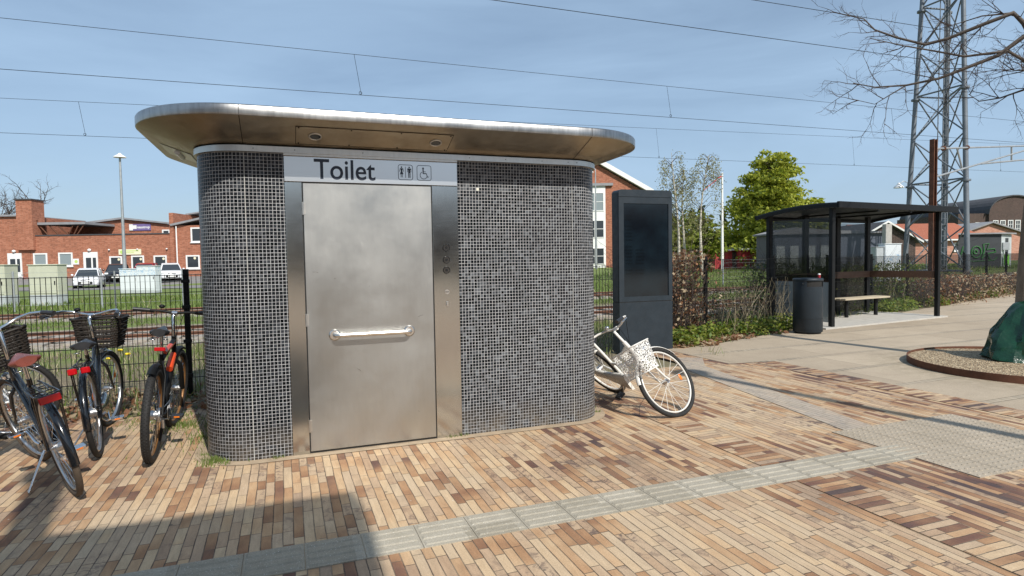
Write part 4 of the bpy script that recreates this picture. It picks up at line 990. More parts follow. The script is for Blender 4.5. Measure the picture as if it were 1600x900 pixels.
def twig(mb, p, d, L, r, depth, rnd, up=.0, curl=.5):
    n = 5; pts = [p]; q = p.copy(); dd = d.copy()
    for i in range(n):
        dd = (dd+Vector((rnd.uniform(-1, 1), rnd.uniform(-1, 1), rnd.uniform(-1, 1)))*curl*.35+Vector((0, 0, up))).normalized(); q = q+dd*(L/n); pts.append(q.copy())
    mb.tube(pts, [r*(1-.75*i/n) for i in range(n+1)], 4 if r < .012 else 6, False)
    if depth > 0:
        for i in range(1, n+1):
            if rnd.random() < .85:
                t = pts[i]; dv = (pts[i]-pts[i-1]).normalized(); twig(mb, t, rot_to(dv, R(rnd.uniform(28, 65)), rnd.uniform(0, 6.28)), L*rnd.uniform(.35, .6), r*.5, depth-1, rnd, up, curl)
TR = empty('plane_tree', (9.42, 5.22, .08), 0, 'bare branched street tree in the gravel ring at the right edge', 'tree')
limbs = dict(
 a=[(9.6, 5.2, 3.5), (9.78, 5.32, 4.08), (9.5, 5.43, 4.63), (9.36, 5.48, 4.77), (9.17, 5.71, 4.69), (8.94, 6.06, 4.58), (8.79, 6.28, 4.55), (8.57, 6.57, 4.73), (8.41, 6.79, 4.9), (8.35, 6.92, 5.1), (8.06, 7.24, 5.29)],
 b=[(9.55, 5.2, 3.4), (9.78, 5.32, 3.99), (9.64, 5.37, 4.11), (9.51, 5.42, 4.13), (9.29, 5.5, 4.26), (8.95, 5.84, 4.26), (8.76, 6.13, 4.41), (8.52, 6.43, 4.56), (8.26, 6.74, 4.74)],
 cc=[(9.6, 5.18, 3.9), (9.65, 5.26, 4.61), (9.39, 5.36, 4.42), (9.23, 5.58, 4.22), (9.01, 5.88, 4.11), (8.82, 6.1, 4.02), (8.59, 6.41, 3.99), (8.33, 6.71, 4.02), (8.16, 6.94, 4.13)],
 d=[(8.59, 6.41, 3.99), (8.42, 6.57, 3.86), (8.33, 6.71, 3.77), (8.18, 6.88, 3.86)],
 e=[(9.56, 5.2, 3.5), (9.9, 5.38, 3.88), (9.74, 5.55, 3.79), (9.55, 5.73, 3.71), (9.37, 5.9, 3.69), (9.33, 6.02, 3.82)],
 f=[(9.36, 5.48, 4.77), (9.17, 5.76, 4.81), (8.98, 6.04, 4.76), (8.77, 6.23, 4.71)],
 g=[(9.56, 5.2, 3.5), (9.9, 5.38, 3.96), (9.74, 5.55, 4.06), (9.71, 5.67, 4.09), (9.62, 5.81, 4.27)],
 h=[(9.6, 5.18, 4.0), (9.9, 5.0, 4.9), (10.5, 4.8, 5.8), (11, 4.6, 6.6)], i=[(9.6, 5.18, 3.9), (9.3, 4.7, 4.9), (8.9, 4.3, 5.9), (8.4, 3.9, 6.6)], j=[(9.6, 5.18, 3.9), (10.2, 5.5, 4.6), (11, 5.9, 5.3), (11.7, 6.2, 5.7)])
mb = MB(); mb.tube([(9.36, 5.27, .05), (9.38, 5.26, .87), (9.4, 5.25, 1.56), (9.45, 5.23, 2.33), (9.5, 5.21, 3.18), (9.6, 5.17, 4.02), (9.62, 5.15, 5.2), (9.7, 5.1, 6.5)], [.16, .12, .11, .10, .10, .08, .05, .02], 18); mb.build('trunk', M_bark, TR, True)
rnd = random.Random(11); mb = MB(); mt_ = MB()
for k, pts in limbs.items():
    pts = [Vector(p) for p in pts]; r0_ = {'a': .038, 'b': .032, 'cc': .038, 'd': .010, 'e': .022, 'f': .013, 'g': .022}.get(k, .05); n = len(pts)
    mb.tube(pts, [max(.0045, r0_*(1-.85*i/(n-1))) for i in range(n)], 8)
    for i in range(1 if k in 'df' else 2, n):
        for _ in range(2):
            a, b = pts[i-1], pts[i]; p = a.lerp(b, rnd.random()); dv = (b-a).normalized(); twig(mt_, p, rot_to(dv, R(rnd.uniform(30, 70)), rnd.uniform(0, 6.28)), rnd.uniform(.28, .62), .0075, 2, rnd, .02, .6)
mb.build('limbs', simple('dark_limb_bark', (.085, .068, .055), .9, var=.35, scale=9, bump=.4), TR, True); mt_.build('twigs', M_twig, TR, True, recalc=False)
# watering bag
BG_ = MB(); rings = []; cx, cy = 9.40, 5.22
for i in range(23):
    t = i/22; z = .07+t*.80; rx = .50*(1-t)**.62*(.35+.65*min(1, t*6+.72))+.115; m_ = 44; rg = []
    for k in range(m_):
        a = 2*math.pi*k/m_; fold = 1+.10*(abs(math.sin(a*2.5+t*1.6))-.5)+.05*(abs(math.sin(a*4.5-t*4))-.5)+.13*mnoise.noise(Vector((math.cos(a)*2.5, math.sin(a)*2.5, t*3)))+.05*mnoise.noise(Vector((math.cos(a)*9, math.sin(a)*9, t*9)))
        rg.append((cx-.02*t+rx*fold*math.cos(a)*1.0, cy+rx*fold*.8*math.sin(a), z+.02*math.sin(a*3)*(1-t)))
    rings.append(rg)
BG_.loft(rings, True, caps=False); wb_ = BG_.build('watering_bag', M_bag); wb_.data.set_sharp_from_angle(angle=R(22)); tag(wb_, 'green tarpaulin watering bag wrapped round the foot of the tree trunk', 'watering bag')
mb = MB(); mb.tube([(cx+.13*math.cos(a*.3), cy+.13*math.sin(a*.3), .865) for a in range(21)], .012, 6, closed=True); mb.build('tie_cord', M_bag, wb_)

M_mast = simple('weathered_mast_steel', (.15, .17, .19), .6, .3, var=.2, scale=2)
# ================================================================== LATTICE MAST, POSTS, LAMPS
PM = [T(24.2, 37.5), T(25.5, 34.0), T(27.0, 38.0)]; PC = T(25.85, 36.4)
MA = empty('lattice_mast', (*PC, .4), 0, 'tall grey three legged steel lattice mast rising out of the picture', 'mast')
def legp(i, z): k = 1-.37*z/16.5*1.; x, y = PM[i]; return Vector((PC[0]+(x-PC[0])*k, PC[1]+(y-PC[1])*k, z))
for i in range(3):
    mb = MB(); mb.tube([legp(i, .3), legp(i, 22)], [.14, .11], 12)
    for z in (.5, 5.6, 10.8, 16.0): p = legp(i, z); mb.cyl(p-Vector((0, 0, .05)), p+Vector((0, 0, .05)), .24, 14)
    mb.build('leg', M_mast, MA, True)
mb = MB(); lv = [.5+2.62*k for k in range(9)]
for k in range(8):
    for i in range(3):
        j = (i+1) % 3; mb.tube([legp(i, lv[k]), legp(j, lv[k+1])], .04, 6); mb.tube([legp(j, lv[k]), legp(i, lv[k+1])], .04, 6)
        if k % 2 == 0: mb.tube([legp(i, lv[k]), legp(j, lv[k])], .05, 6)
mb.build('bracing', M_mast, MA, True)
mb = MB(); lx, ly = PC
for s in (-.25, .25): mb.tube([(lx+s, ly, .5), (lx+s*.8, ly, 22)], .035, 6)
for k in range(60): mb.tube([(lx-.25, ly, .8+k*.35), (lx+.25, ly, .8+k*.35)], .015, 4)
for s in (-.45, .5): mb.tube([(lx+s, ly+.2, .5), (lx+s*.6, ly+.2, 22)], .03, 6)
mb.build('ladder', M_mast, MA, True)
CP = empty('catenary_post', (18.9, 13.2, 0), 0, 'rust brown steel railway post with arms carrying the overhead wires', 'post')
mb = MB(); w_ = .075
mb.box((18.9-w_, 13.2-w_, 0), (18.9-w_+.02, 13.2+w_, 5.05)); mb.box((18.9+w_-.02, 13.2-w_, 0), (18.9+w_, 13.2+w_, 5.05)); mb.box((18.9-w_+.02, 13.19, 0), (18.9+w_-.02, 13.21, 5.05)); mb.build('column', M_corten, CP, True)
mb = MB()
for a, b in (((19.0, 13.2, 4.77), (29.5, 15.6, 5.85)), ((19.0, 13.2, 3.9), (29.5, 15.6, 6.0)), ((22.3, 13.95, 4.55), (28, 15.3, 5.2)), ((20.5, 13.55, 4.9), (20.9, 13.65, 4.3)), ((25, 14.6, 5.4), (25.1, 14.65, 4.9))): mb.tube([a, b], .03, 8)
mb.build('cantilever_arm', M_galv, CP, True)
mb = MB()
for t in (.12, .5): p = Vector((19.0, 13.2, 4.77)).lerp(Vector((23.5, 14.25, 5.25)), t); mb.torus(p, (1, .9, .1), .045, .03, 16, 6); mb.torus(p+Vector((.08, .07, .01)), (1, .9, .1), .045, .03, 16, 6)
mb.build('insulator', M_corten, CP, True)
def lamp(x, y, z0, h, label, arm=0., head=.35, r=.07):
    o = empty('street_lamp', (x, y, z0), TOWN, label, 'lamp post')
    mb = MB(); pts = [(0, 0, 0), (0, 0, h*.45), (0, 0, h-.25)]; mb.tube(pts, [r*1.5, r, r*.7], 12)
    if arm: mb.tube([(0, 0, h-.25), (0, 0, h+.1), (-arm*.5, 0, h+.2), (-arm, 0, h)], r*.5, 8)
    mb.build('pole', M_galv, o)
    mb = MB(); c_ = (-arm, 0, h-.15); mb.tube([(c_[0], 0, h-.22), (c_[0], 0, h-.16), (c_[0], 0, h), (c_[0], 0, h+.1)], [head, head*.95, head*.35, .05], 18); mb.build('lamp_shade', M_white, o)
lamp(*T(-28.6, 45), .0, 9.75, 'tall lamp post with white shade in front of the long red brick building', 0, .42, .10)
lamp(*T(8.35, 60), .4, 9.8, 'lamp post in front of the three storey gabled building, right of the toilet', .5, .32, .08)
lamp(*T(25.0, 38.5), .5, 5.4, 'small swan neck lamp hanging beside the lattice mast', .55, .3, .05)
FP = empty('flagpole', (*T(13.85, 40), .4), TOWN, 'white flagpole with a limp red pennant beside the birches', 'flagpole')
mb = MB(); mb.tube([(0, 0, 0), (0, 0, 6.5)], [.10, .06], 10); mb.ell((0, 0, 6.56), .08, .08, .06); mb.build('pole', M_white, FP)
mb = MB(); pts = [(0, 6.45), (-.3, 6.3), (-.6, 6.0), (-.9, 5.78), (-1.25, 5.45)]; mb.loft([[(x, -.02, z-.09*(1-i/6)), (x, .02, z-.09*(1-i/6)), (x, .02, z), (x, -.02, z)] for i, (x, z) in enumerate(pts)], False); mb.build('pennant', M_pennr, FP)

# ================================================================== BUILDINGS
def gz(lat, dep): x, y = T(lat, dep); return hgt(x, y)
def window(o, x0, x1, z0, z1, y=0., fr=.12, glass=M_winglass, mull=0, trans=0, frame=M_white, proud=.06, sill=True):
    mb = MB(); mb.box((x0, y-proud, z0), (x0+fr, y+.05, z1)); mb.box((x1-fr, y-proud, z0), (x1, y+.05, z1)); mb.box((x0+fr, y-proud, z0), (x1-fr, y+.05, z0+fr)); mb.box((x0+fr, y-proud, z1-fr), (x1-fr, y+.05, z1))
    for k in range(mull): xm = x0+(x1-x0)*(k+1)/(mull+1); mb.box((xm-.03, y-proud*.8, z0+fr), (xm+.03, y+.04, z1-fr))
    for k in range(trans): zm = z0+(z1-z0)*(k+1)/(trans+1); mb.box((x0+fr, y-proud*.7, zm-.03), (x1-fr, y+.04, zm+.03))
    w = mb.build('window', frame, o)
    mb = MB(); mb.box((x0+fr*.9, y-.012, z0+fr*.9), (x1-fr*.9, y+.02, z1-fr*.9)); mb.build('pane', glass, w)
    if sill: mb = MB(); mb.box((x0-.05, y-proud-.07, z0-.07), (x1+.05, y+.0, z0-.002)); mb.build('sill', frame, w)
    return w
Z0 = .5
b = empty('brick_building', T3(-38, 56, .0), TOWN, 'long low red brick building with white windows, chimney and entrance beyond the car park', 'building')
X0 = -38.
def bx(l, d0, r_, d1, z0, z1, nm='wall', m=M_brick): mb = MB(); mb.box((l-X0, d0, z0), (r_-X0, d1, z1)); return mb.build(nm, m, b)
bx(-44.2, 0, -31.13, 9, 0, 4.46); bx(-60, -.02, -44.22, 8.5, 0, 6.28); bx(-31.1, -.45, -30.72, 8, 0, 6.35); bx(-30.70, -.3, -24, 8.5, 0, 5.2)
bx(-45.1, -.3, -43.65, 1.2, 3.2, 7.75, 'chimney')
bx(-44.25, -.06, -31.12, 9.05, 4.462, 4.56, 'coping', M_roofd); bx(-60, -.25, -45.12, 8.8, 6.285, 6.45, 'roof_edge', M_roofg); bx(-45.2, -.4, -43.55, 1.3, 7.752, 7.85, 'chimney_cap', M_roofd)
mb = MB(); mb.prism([(-43.6-X0, 4.5), (-33.1-X0, 4.5), (-33.1-X0, 5.55), (-38.4-X0, 6.2), (-43.6-X0, 5.6)], 'y', 4.5, 12); mb.build('upper_storey', M_brick, b)
mb = MB(); mb.prism([(-43.8-X0, 5.62), (-38.4-X0, 6.22), (-32.9-X0, 5.57), (-32.9-X0, 5.72), (-38.4-X0, 6.4), (-43.8-X0, 5.8)], 'y', 4.2, 12.3); mb.build('upper_roof', M_roofg, b)
mb = MB(); mb.box((-43.6-X0, .2, 5.5), (-39.2-X0, 4.4, 5.72)); mb.build('canopy_roof', M_roofg, b)
mb = MB()
for k, (xa, xb) in enumerate(((-43.6, -42.8), (-42.7, -41.8), (-41.9, -40.9), (-40.4, -40.9), (-39.9, -40.4), (-39.4, -40.1))): mb.tube([(xa-X0, .4, 5.5), (xb-X0, .4, 4.55)], .06, 6)
mb.tube([(-44.3-X0, .2, 4.5), (-44.3-X0, .2, 5.9), (-43.5-X0, .2, 5.9)], .05, 6); mb.build('canopy_struts', M_corten, b)
mb = MB(); mb.prism([(-33.1-X0, 4.5), (-31.15-X0, 4.5), (-31.15-X0, 5.9), (-31.6-X0, 5.75), (-33.1-X0, 4.75)], 'y', 3.5, 8); mb.build('white_gable', M_white, b)
for a0, a1 in ((-34.1, -32.9), (-32.6, -31.4)): bx(a0, 7, a1, 8.2, 5.0, 6.15, 'chimney'); bx(a0-.05, 6.95, a1+.05, 8.25, 6.152, 6.25, 'chimney_cap', M_roofd)
mb = MB(); mb.prism([(-30.9-X0, 5.15), (-24-X0, 6.6), (-24-X0, 6.75), (-31.0-X0, 5.32)], 'y', -.6, 8.5); mb.build('side_roof', M_roofg, b)
mb = MB(); mb.prism([(-31.15-X0, 6.36), (-24-X0, 7.4), (-24-X0, 7.5), (-31.15-X0, 6.5)], 'y', 2.5, 8.6); mb.build('rear_roof', M_roofg, b)
for (a0, a1, z0, z1, pale) in ((-43.93, -42.65, 1.75, 2.89, 1), (-41.63, -40.32, 1.64, 2.91, 1), (-36.95, -35.79, 1.27, 2.5, 0), (-34.94, -33.77, 1.23, 2.53, 0), (-32.88, -31.68, 1.29, 2.51, 0)): window(b, a0-X0, a1-X0, z0, z1, 0, .13, M_winpale if pale else M_winglass)
window(b, -29.76-X0, -28.5-X0, 1.24, 2.48, -.3, .13); window(b, -29.23-X0, -28.2-X0, 3.64, 5.0, -.3, .13); window(b, -34.57-X0, -33.81-X0, 4.6, 5.13, 4.5, .12)
window(b, -49-X0, -47.6-X0, 1.6, 2.9, -.02, .13); window(b, -52-X0, -50.6-X0, 1.6, 2.9, -.02, .13)
for a0, a1 in ((-39.32, -38.01), (-46.26, -44.98)):
    y_ = 0 if a0 > -40 else -.02
    mb = MB(); mb.box((a0-X0, y_-.08, .4), (a1-X0, y_+.05, 2.92)); d_ = mb.build('door', M_white, b)
    mb = MB(); mb.box((a0+.25-X0, y_-.10, 1.2), (a0+.72-X0, y_-.075, 2.4)); mb.box((a0+.88-X0, y_-.10, 1.2), (a1-.14-X0, y_-.075, 2.4)); mb.build('door_pane', M_winglass, d_)
for xl in (-38.7, -45.6, -36.9, -34.3, -31.6, -29.6):
    mb = MB(); r_ = .16 if xl in (-38.7, -45.6) else .09; mb.ell((xl-X0, -.12 if xl > -44 else -.14, 3.1), r_, r_, r_*.8, 12, 6); mb.build('wall_lamp', M_white, b)
mb = MB(); mb.cyl((-30.5-X0, -.42, .5), (-30.5-X0, -.42, 5.15), .06, 8); mb.build('downpipe', M_white, b)
mb = MB(); mb.box((-37.8-X0, 4.42, 5.08), (-35.67-X0, 4.48, 5.72)); sg = mb.build('banner', M_purple, b)
mb = MB(); mb.box((-37.78-X0, 4.40, 5.10), (-37.42-X0, 4.418, 5.70)); mb.box((-37.42-X0, 4.40, 5.24), (-37.05-X0, 4.418, 5.60)); mb.build('banner_emblem', M_white, sg)
text_part('banner_lettering', 'naustrup', .34, M_white, sg, (-37.0-X0, 4.415, 5.30), FRONT, .004, 1.25, .008, world=False)
mb = MB(); mb.box((-36.04-X0, -.09, 2.62), (-33.99-X0, -.03, 3.12)); sg = mb.build('wall_sign', M_yellow, b)
mb = MB(); mb.cyl((-35.75-X0, -.10, 2.87), (-35.75-X0, -.092, 2.87), .16, 14); mb.build('sign_emblem', M_bgrn, sg)
mb = MB(); mb.box((-35.4-X0, -.097, 2.93), (-34.2-X0, -.091, 3.0)); mb.box((-35.4-X0, -.097, 2.78), (-34.6-X0, -.091, 2.83)); mb.build('sign_lines', M_bgrn, sg)
mb = MB(); mb.box((-40.28-X0, -.06, 1.8), (-39.75-X0, -.03, 2.33)); sg = mb.build('wall_sign', M_white, b)
mb = MB(); mb.cyl((-40.0-X0, -.07, 2.07), (-40.0-X0, -.062, 2.07), .15, 14); mb.build('sign_emblem', M_bgrn, sg)
for k in range(4):
    xw = -35.79-.3 if k == 0 else (-34.07 if k == 1 else (-31.98 if k == 2 else -28.95))
    yy = -.32 if k == 3 else -.02
    mb = MB(); mb.cyl((xw-X0, yy-.012, 2.2), (xw-X0, yy-.002, 2.2), .12, 10); mb.build('window_sticker', M_yellow, b)
# three storey building
b = empty('gabled_building', T3(8, 70, 0), TOWN, 'three storey red brick building with white window panels and sloping roof, between toilet and screen', 'building')
mb = MB(); mb.prism([(-14, 0), (7.5, 0), (7.5, 9.0), (-4, 15.8), (-14, 10)], 'y', 0, 14); mb.build('wall', M_brick, b)
mb = MB(); mb.prism([(-4, 15.9), (8.3, 8.75), (8.3, 9.3), (-4, 16.5), (-14.6, 10.2), (-14.6, 9.8)], 'y', -.5, 14.4); mb.build('roof', M_white, b)
mb = MB(); mb.box((-6, -.06, 0), (2.85, 0.1, 9.85)); mb.build('window_panel', M_white, b); mb = MB(); mb.box((-6, -.3, 9.86), (3.7, 0, 10.15)); mb.build('lintel_canopy', M_roofg, b)
for z0, z1 in ((7.0, 9.1), (3.95, 5.97), (.9, 2.8)):
    for x0 in (-5.4, -3.2, -.2, .7, 1.72):
        window(b, x0, x0+.95, z0, z1, -.06, .08, M_winglass if z0 < 7 else M_winpale, 0, 1, sill=False)
# brick house with clay tile roof
def house(name, lat, dep, w, d, eave, ridge, label, wm, rm, wins=(), z0=.5, gable='x', ov=.4):
    b = empty(name, T3(lat, dep, z0-.1), TOWN, label, 'house'); mb = MB(); mb.box((0, 0, 0), (w, d, eave)); 
    if gable == 'x':   # ridge parallel to x
        mb.prism([(0, eave), (d, eave), (d/2, ridge-.1)], 'x', 0.0, w)
        mb.build('wall', wm, b); mb = MB(); mb.prism([(-ov, eave-.12), (d/2, ridge), (d+ov, eave-.12), (d+ov, eave+.03), (d/2, ridge+.17), (-ov, eave+.03)], 'x', -ov, w+ov)
    else:
        mb.prism([(0, eave), (w, eave), (w/2, ridge-.1)], 'y', 0.0, d)
        mb.build('wall', wm, b); mb = MB(); mb.prism([(-ov, eave-.12), (w/2, ridge), (w+ov, eave-.12), (w+ov, eave+.03), (w/2, ridge+.17), (-ov, eave+.03)], 'y', -ov, d+ov)
    mb.build('roof', rm, b)
    for x0, x1, za, zb_ in wins: window(b, x0, x1, za, zb_, 0, .1)
    return b
h1 = house('brick_house', 35.6, 60, 10.5, 8, 2.55, 4.1, 'single storey pinkish brick house with red tiled roof behind the lattice mast', M_brickp, M_tileroof, ((2.9, 3.5, 1.3, 2.15), (5.6, 6.7, 1.2, 2.15), (8.0, 8.5, 1.3, 2.15), (.7, 1.4, 1.3, 2.15)))
mb = MB(); mb.box((-.4, -.5, 2.36), (10.9, -.41, 2.5)); mb.build('gutter', M_white, h1)
h2 = house('brick_house', 31.0, 55, 5.5, 7, 2.2, 3.9, 'dark brown brick house with low gable seen through the bus shelter', M_brickd, M_roofd, (), gable='y')
mb = MB(); mb.prism([(-.45, 2.1), (2.75, 3.95), (5.95, 2.1), (5.95, 2.25), (2.75, 4.13), (-.45, 2.25)], 'y', -.46, -.401); mb.build('bargeboard', M_white, h2)
h3 = house('brick_house', 54.5, 75, 9, 9, 3.2, 4.75, 'orange brick gable of a grey roofed house behind the graffitied hut', M_brickp, M_roofg, (), gable='y')
h4 = house('grey_roofed_house', 47.0, 74, 8.2, 9, 3.0, 4.6, 'low building with broad grey roof left of the orange gable', M_concd, M_roofg)
# brick hall
b = empty('brick_hall', T3(84, 110, .4), TOWN, 'large dark brick hall with round arched gable far away at the right', 'building')
mb = MB(); mb.box((-3, .5, 0), (2.3, 18, 8.2)); arc_ = [(2.2+9*(1-math.cos(R(a)))/2*1.0, 8.2+3.0*math.sin(R(a))) for a in range(0, 181, 12)]
mb.prism([(2.2, 0)]+arc_+[(11.2, 0)], 'y', 0, 25); mb.box((11.21, .5, 0), (40, 20, 8.2)); mb.build('wall', M_brickd, b)
mb = MB(); a2 = [(2.0+9.4*(1-math.cos(R(a)))/2, 8.22+3.2*math.sin(R(a))) for a in range(0, 181, 12)]; mb.prism(a2+list(reversed([(x, z-.22) for x, z in a2])), 'y', -.3, 25.2); mb.build('roof', M_roofd, b)
for k, x0 in enumerate((2.9, 4.2, 5.6, 6.9, 8.4, 9.7)): window(b, x0, x0+.95, 4.6, 6.9 if k > -1 else 6.4, 0, .12, M_winglass, 1, 2, sill=False)
for x0 in (-1.9, 0.1): window(b, x0, x0+.8, 5.6, 6.6, .5, .12, M_winglass, 1, 0, sill=False)
for k in range(8): window(b, 12.2+k*2.2, 13.4+k*2.2, 4.6, 6.9, .5, .12, M_winglass, 1, 2, sill=False)
# graffitied hut
b = empty('utility_hut', T3(29.35, 40, .42), TOWN, 'dark grey utility hut sprayed with green graffiti on its long side', 'hut')
mb = MB(); mb.add([(0, 0, 0), (2.75, -.1, 0), (4.4, 1.1, 0), (1.6, 1.3, 0), (0, 0, 2.3), (2.75, -.1, 2.3), (4.4, 1.1, 2.3), (1.6, 1.3, 2.3)], [(0, 1, 5, 4), (4, 5, 6, 7), (2, 3, 7, 6), (3, 0, 4, 7)]); mb.build('wall', M_hut, b)
mb = MB(); mb.add([(2.752, -.1, 0), (4.4, 1.1, 0), (4.4, 1.1, 2.3), (2.752, -.1, 2.3)], [(0, 1, 2, 3)]); lw = mb.build('end_wall', M_hutl, b)
mb = MB(); mb.add([(2.752+.62, .35-.01, 0), (3.87, .71-.01, 0), (3.87, .71-.01, 2.05), (3.372, .35-.01, 2.05)], [(0, 1, 2, 3)]); mb.build('door', M_hut, b)
mb = MB(); mb.bbox((2.85, -.12, 1.25), (3.3, .15, 1.75), .02); mb.build('meter_box', M_galv, b)
mb = MB(); mb.box((2.95, -.16, .25), (3.25, -.08, .95)); mb.build('lime_graffiti', M_gl, b)
mb = MB(); mb.add([(-.15, -.15, 2.31), (2.8, -.3, 2.31), (4.7, 1.05, 2.31), (1.5, 1.5, 2.31), (-.15, -.15, 2.40), (2.8, -.3, 2.40), (4.7, 1.05, 2.40), (1.5, 1.5, 2.40)], [(0, 1, 2, 3), (4, 5, 6, 7), (0, 1, 5, 4), (1, 2, 6, 5), (2, 3, 7, 6), (3, 0, 4, 7)]); mb.build('roof', M_roofg, b)
def stroke(mb, pts, r=.05): mb.tube([(x, -.012-.036*x, z) for x, z in pts], r, 6)
mb = MB()
stroke(mb, [(.15, .9), (.3, 1.5), (.55, 1.6), (.6, 1.3), (.35, 1.2), (.5, .8), (.75, .75)]); stroke(mb, [(1.15+.32*math.cos(k*.55), 1.15+.38*math.sin(k*.55)) for k in range(13)])
stroke(mb, [(1.1+.12*math.cos(k*.8), 1.15+.14*math.sin(k*.8)) for k in range(8)]); stroke(mb, [(1.5, .7), (1.65, 1.2), (1.6, 1.65), (1.95, 1.7), (1.8, 1.3), (2.3, 1.35), (2.4, 1.15), (1.9, 1.05), (2.05, .65), (1.7, .9), (1.5, .7)]); stroke(mb, [(.4, .6), (1.0, .55), (2.3, .6), (2.5, .8)], .03)
mb.build('green_graffiti', M_gi, b)
# grey modular building behind the shelter
b = empty('site_cabin', T3(17.3, 40, .42), TOWN, 'long slate grey low building with pale door panels, seen through the tinted shelter glass', 'building')
mb = MB(); mb.box((0, 0, 0), (7.1, 3, 2.5)); mb.build('wall', simple('slate_cladding', (.085, .10, .13), .6, var=.1), b)
mb = MB(); mb.prism([(-.2, 2.5), (7.3, 2.5), (7.3, 2.62), (4, 2.72), (1.3, 2.95), (-.2, 2.6)], 'y', -.2, 3.2); mb.build('roof', M_roofg, b)
for x0 in (0.1, 1.0, 2.1, 3.0): mb = MB(); mb.box((x0, -.04, 0.1), (x0+.55, -.002, 1.75)); mb.build('door', M_greycab, b)
# red sheds
for i, (la, de, w_, lab) in enumerate(((16.4, 49, 2.2, 'small red timber shed with dark hipped roof, left one near the flagpole'), (18.1, 48, 2.9, 'wider red timber shed with dark hipped roof left of the bus shelter'))):
    b = empty('timber_shed', T3(la, de, .45), TOWN, lab, 'shed', 'red sheds'); mb = MB(); mb.box((0, 0, 0), (w_, 3, 1.65)); mb.build('wall', M_shedred, b)
    mb = MB(); mb.loft([[(-.25, -.25, 1.66), (w_+.25, -.25, 1.66), (w_+.25, 3.25, 1.66), (-.25, 3.25, 1.66)], [(w_*.35, 1.2, 2.3), (w_*.65, 1.2, 2.3), (w_*.65, 1.8, 2.3), (w_*.35, 1.8, 2.3)]], False); mb.build('roof', M_roofd, b)
    mb = MB(); mb.box((-.27, -.28, 1.58), (w_+.27, -.252, 1.72)); mb.build('fascia', M_white, b)
    mb = MB(); mb.box((w_*.62, -.03, .05), (w_*.93, -.002, 1.5)); mb.build('door', M_brickd, b)

# ================================================================== CABINETS
def cabinet(lat, dep, w, d, h, label, m=M_beige, base=True, group=None, doors=1):
    o = empty('electrical_cabinet', T3(lat, dep, 0), TOWN, label, 'cabinet', group); zb = .42 if base else .08
    mb = MB(); mb.box((0, 0, -.1), (w, d, zb)); mb.build('plinth', M_greycab, o)
    mb = MB(); mb.bbox((.0, -.0, zb+.002), (w, d, h-.04), .01); mb.build('body', m, o)
    mb = MB(); mb.bbox((-.03, -.04, h-.04), (w+.03, d+.03, h), .01); mb.build('lid', m, o)
    for k in range(doors): mb = MB(); a = w*k/doors; mb.bbox((a+.03, -.02, zb+.06), (a+w/doors-.03, -.002, h-.1), .006); dd = mb.build('door', m, o); mb = MB(); mb.box((a+w/doors-.12, -.05, h*.5), (a+w/doors-.09, -.021, h*.5+.15)); mb.build('handle', M_black, dd)
    return o
cabinet(-22.6, 25, 1.75, .7, 1.70, 'beige electrical cabinet on grey plinth cut by the left edge', group='beige cabinets')
cabinet(-19.87, 25, 1.2, .55, 1.68, 'beige electrical cabinet on grey plinth, the one nearer the white car', group='beige cabinets')
cabinet(-23.04, 35.7, 1.05, .6, 1.42, 'left half of the white cabinet pair scribbled with blue graffiti', M_gcab, False, 'white graffitied cabinets')
cabinet(-21.96, 35.6, 1.1, .6, 1.56, 'right taller white cabinet of the graffitied pair', M_gcab, False, 'white graffitied cabinets')
cabinet(20.36, 34, .42, .5, 1.95, 'narrow grey cabinet left of the white one beyond the shelter', M_greycab, False)
cabinet(20.85, 34, .92, .6, 2.12, 'white cabinet covered in scrawls standing beyond the bus shelter', M_gcab, False)
mb = MB(); mb.M = Matrix.Translation(T3(21.45, 34.9, .3)) @ Matrix.Rotation(TOWN, 4, 'Z'); mb.bbox((0, 0, 0), (.36, .36, 2.95), .02); tag(mb.build('concrete_pillar', M_conc), 'square grey concrete pillar behind the white scrawled cabinet', 'pillar')

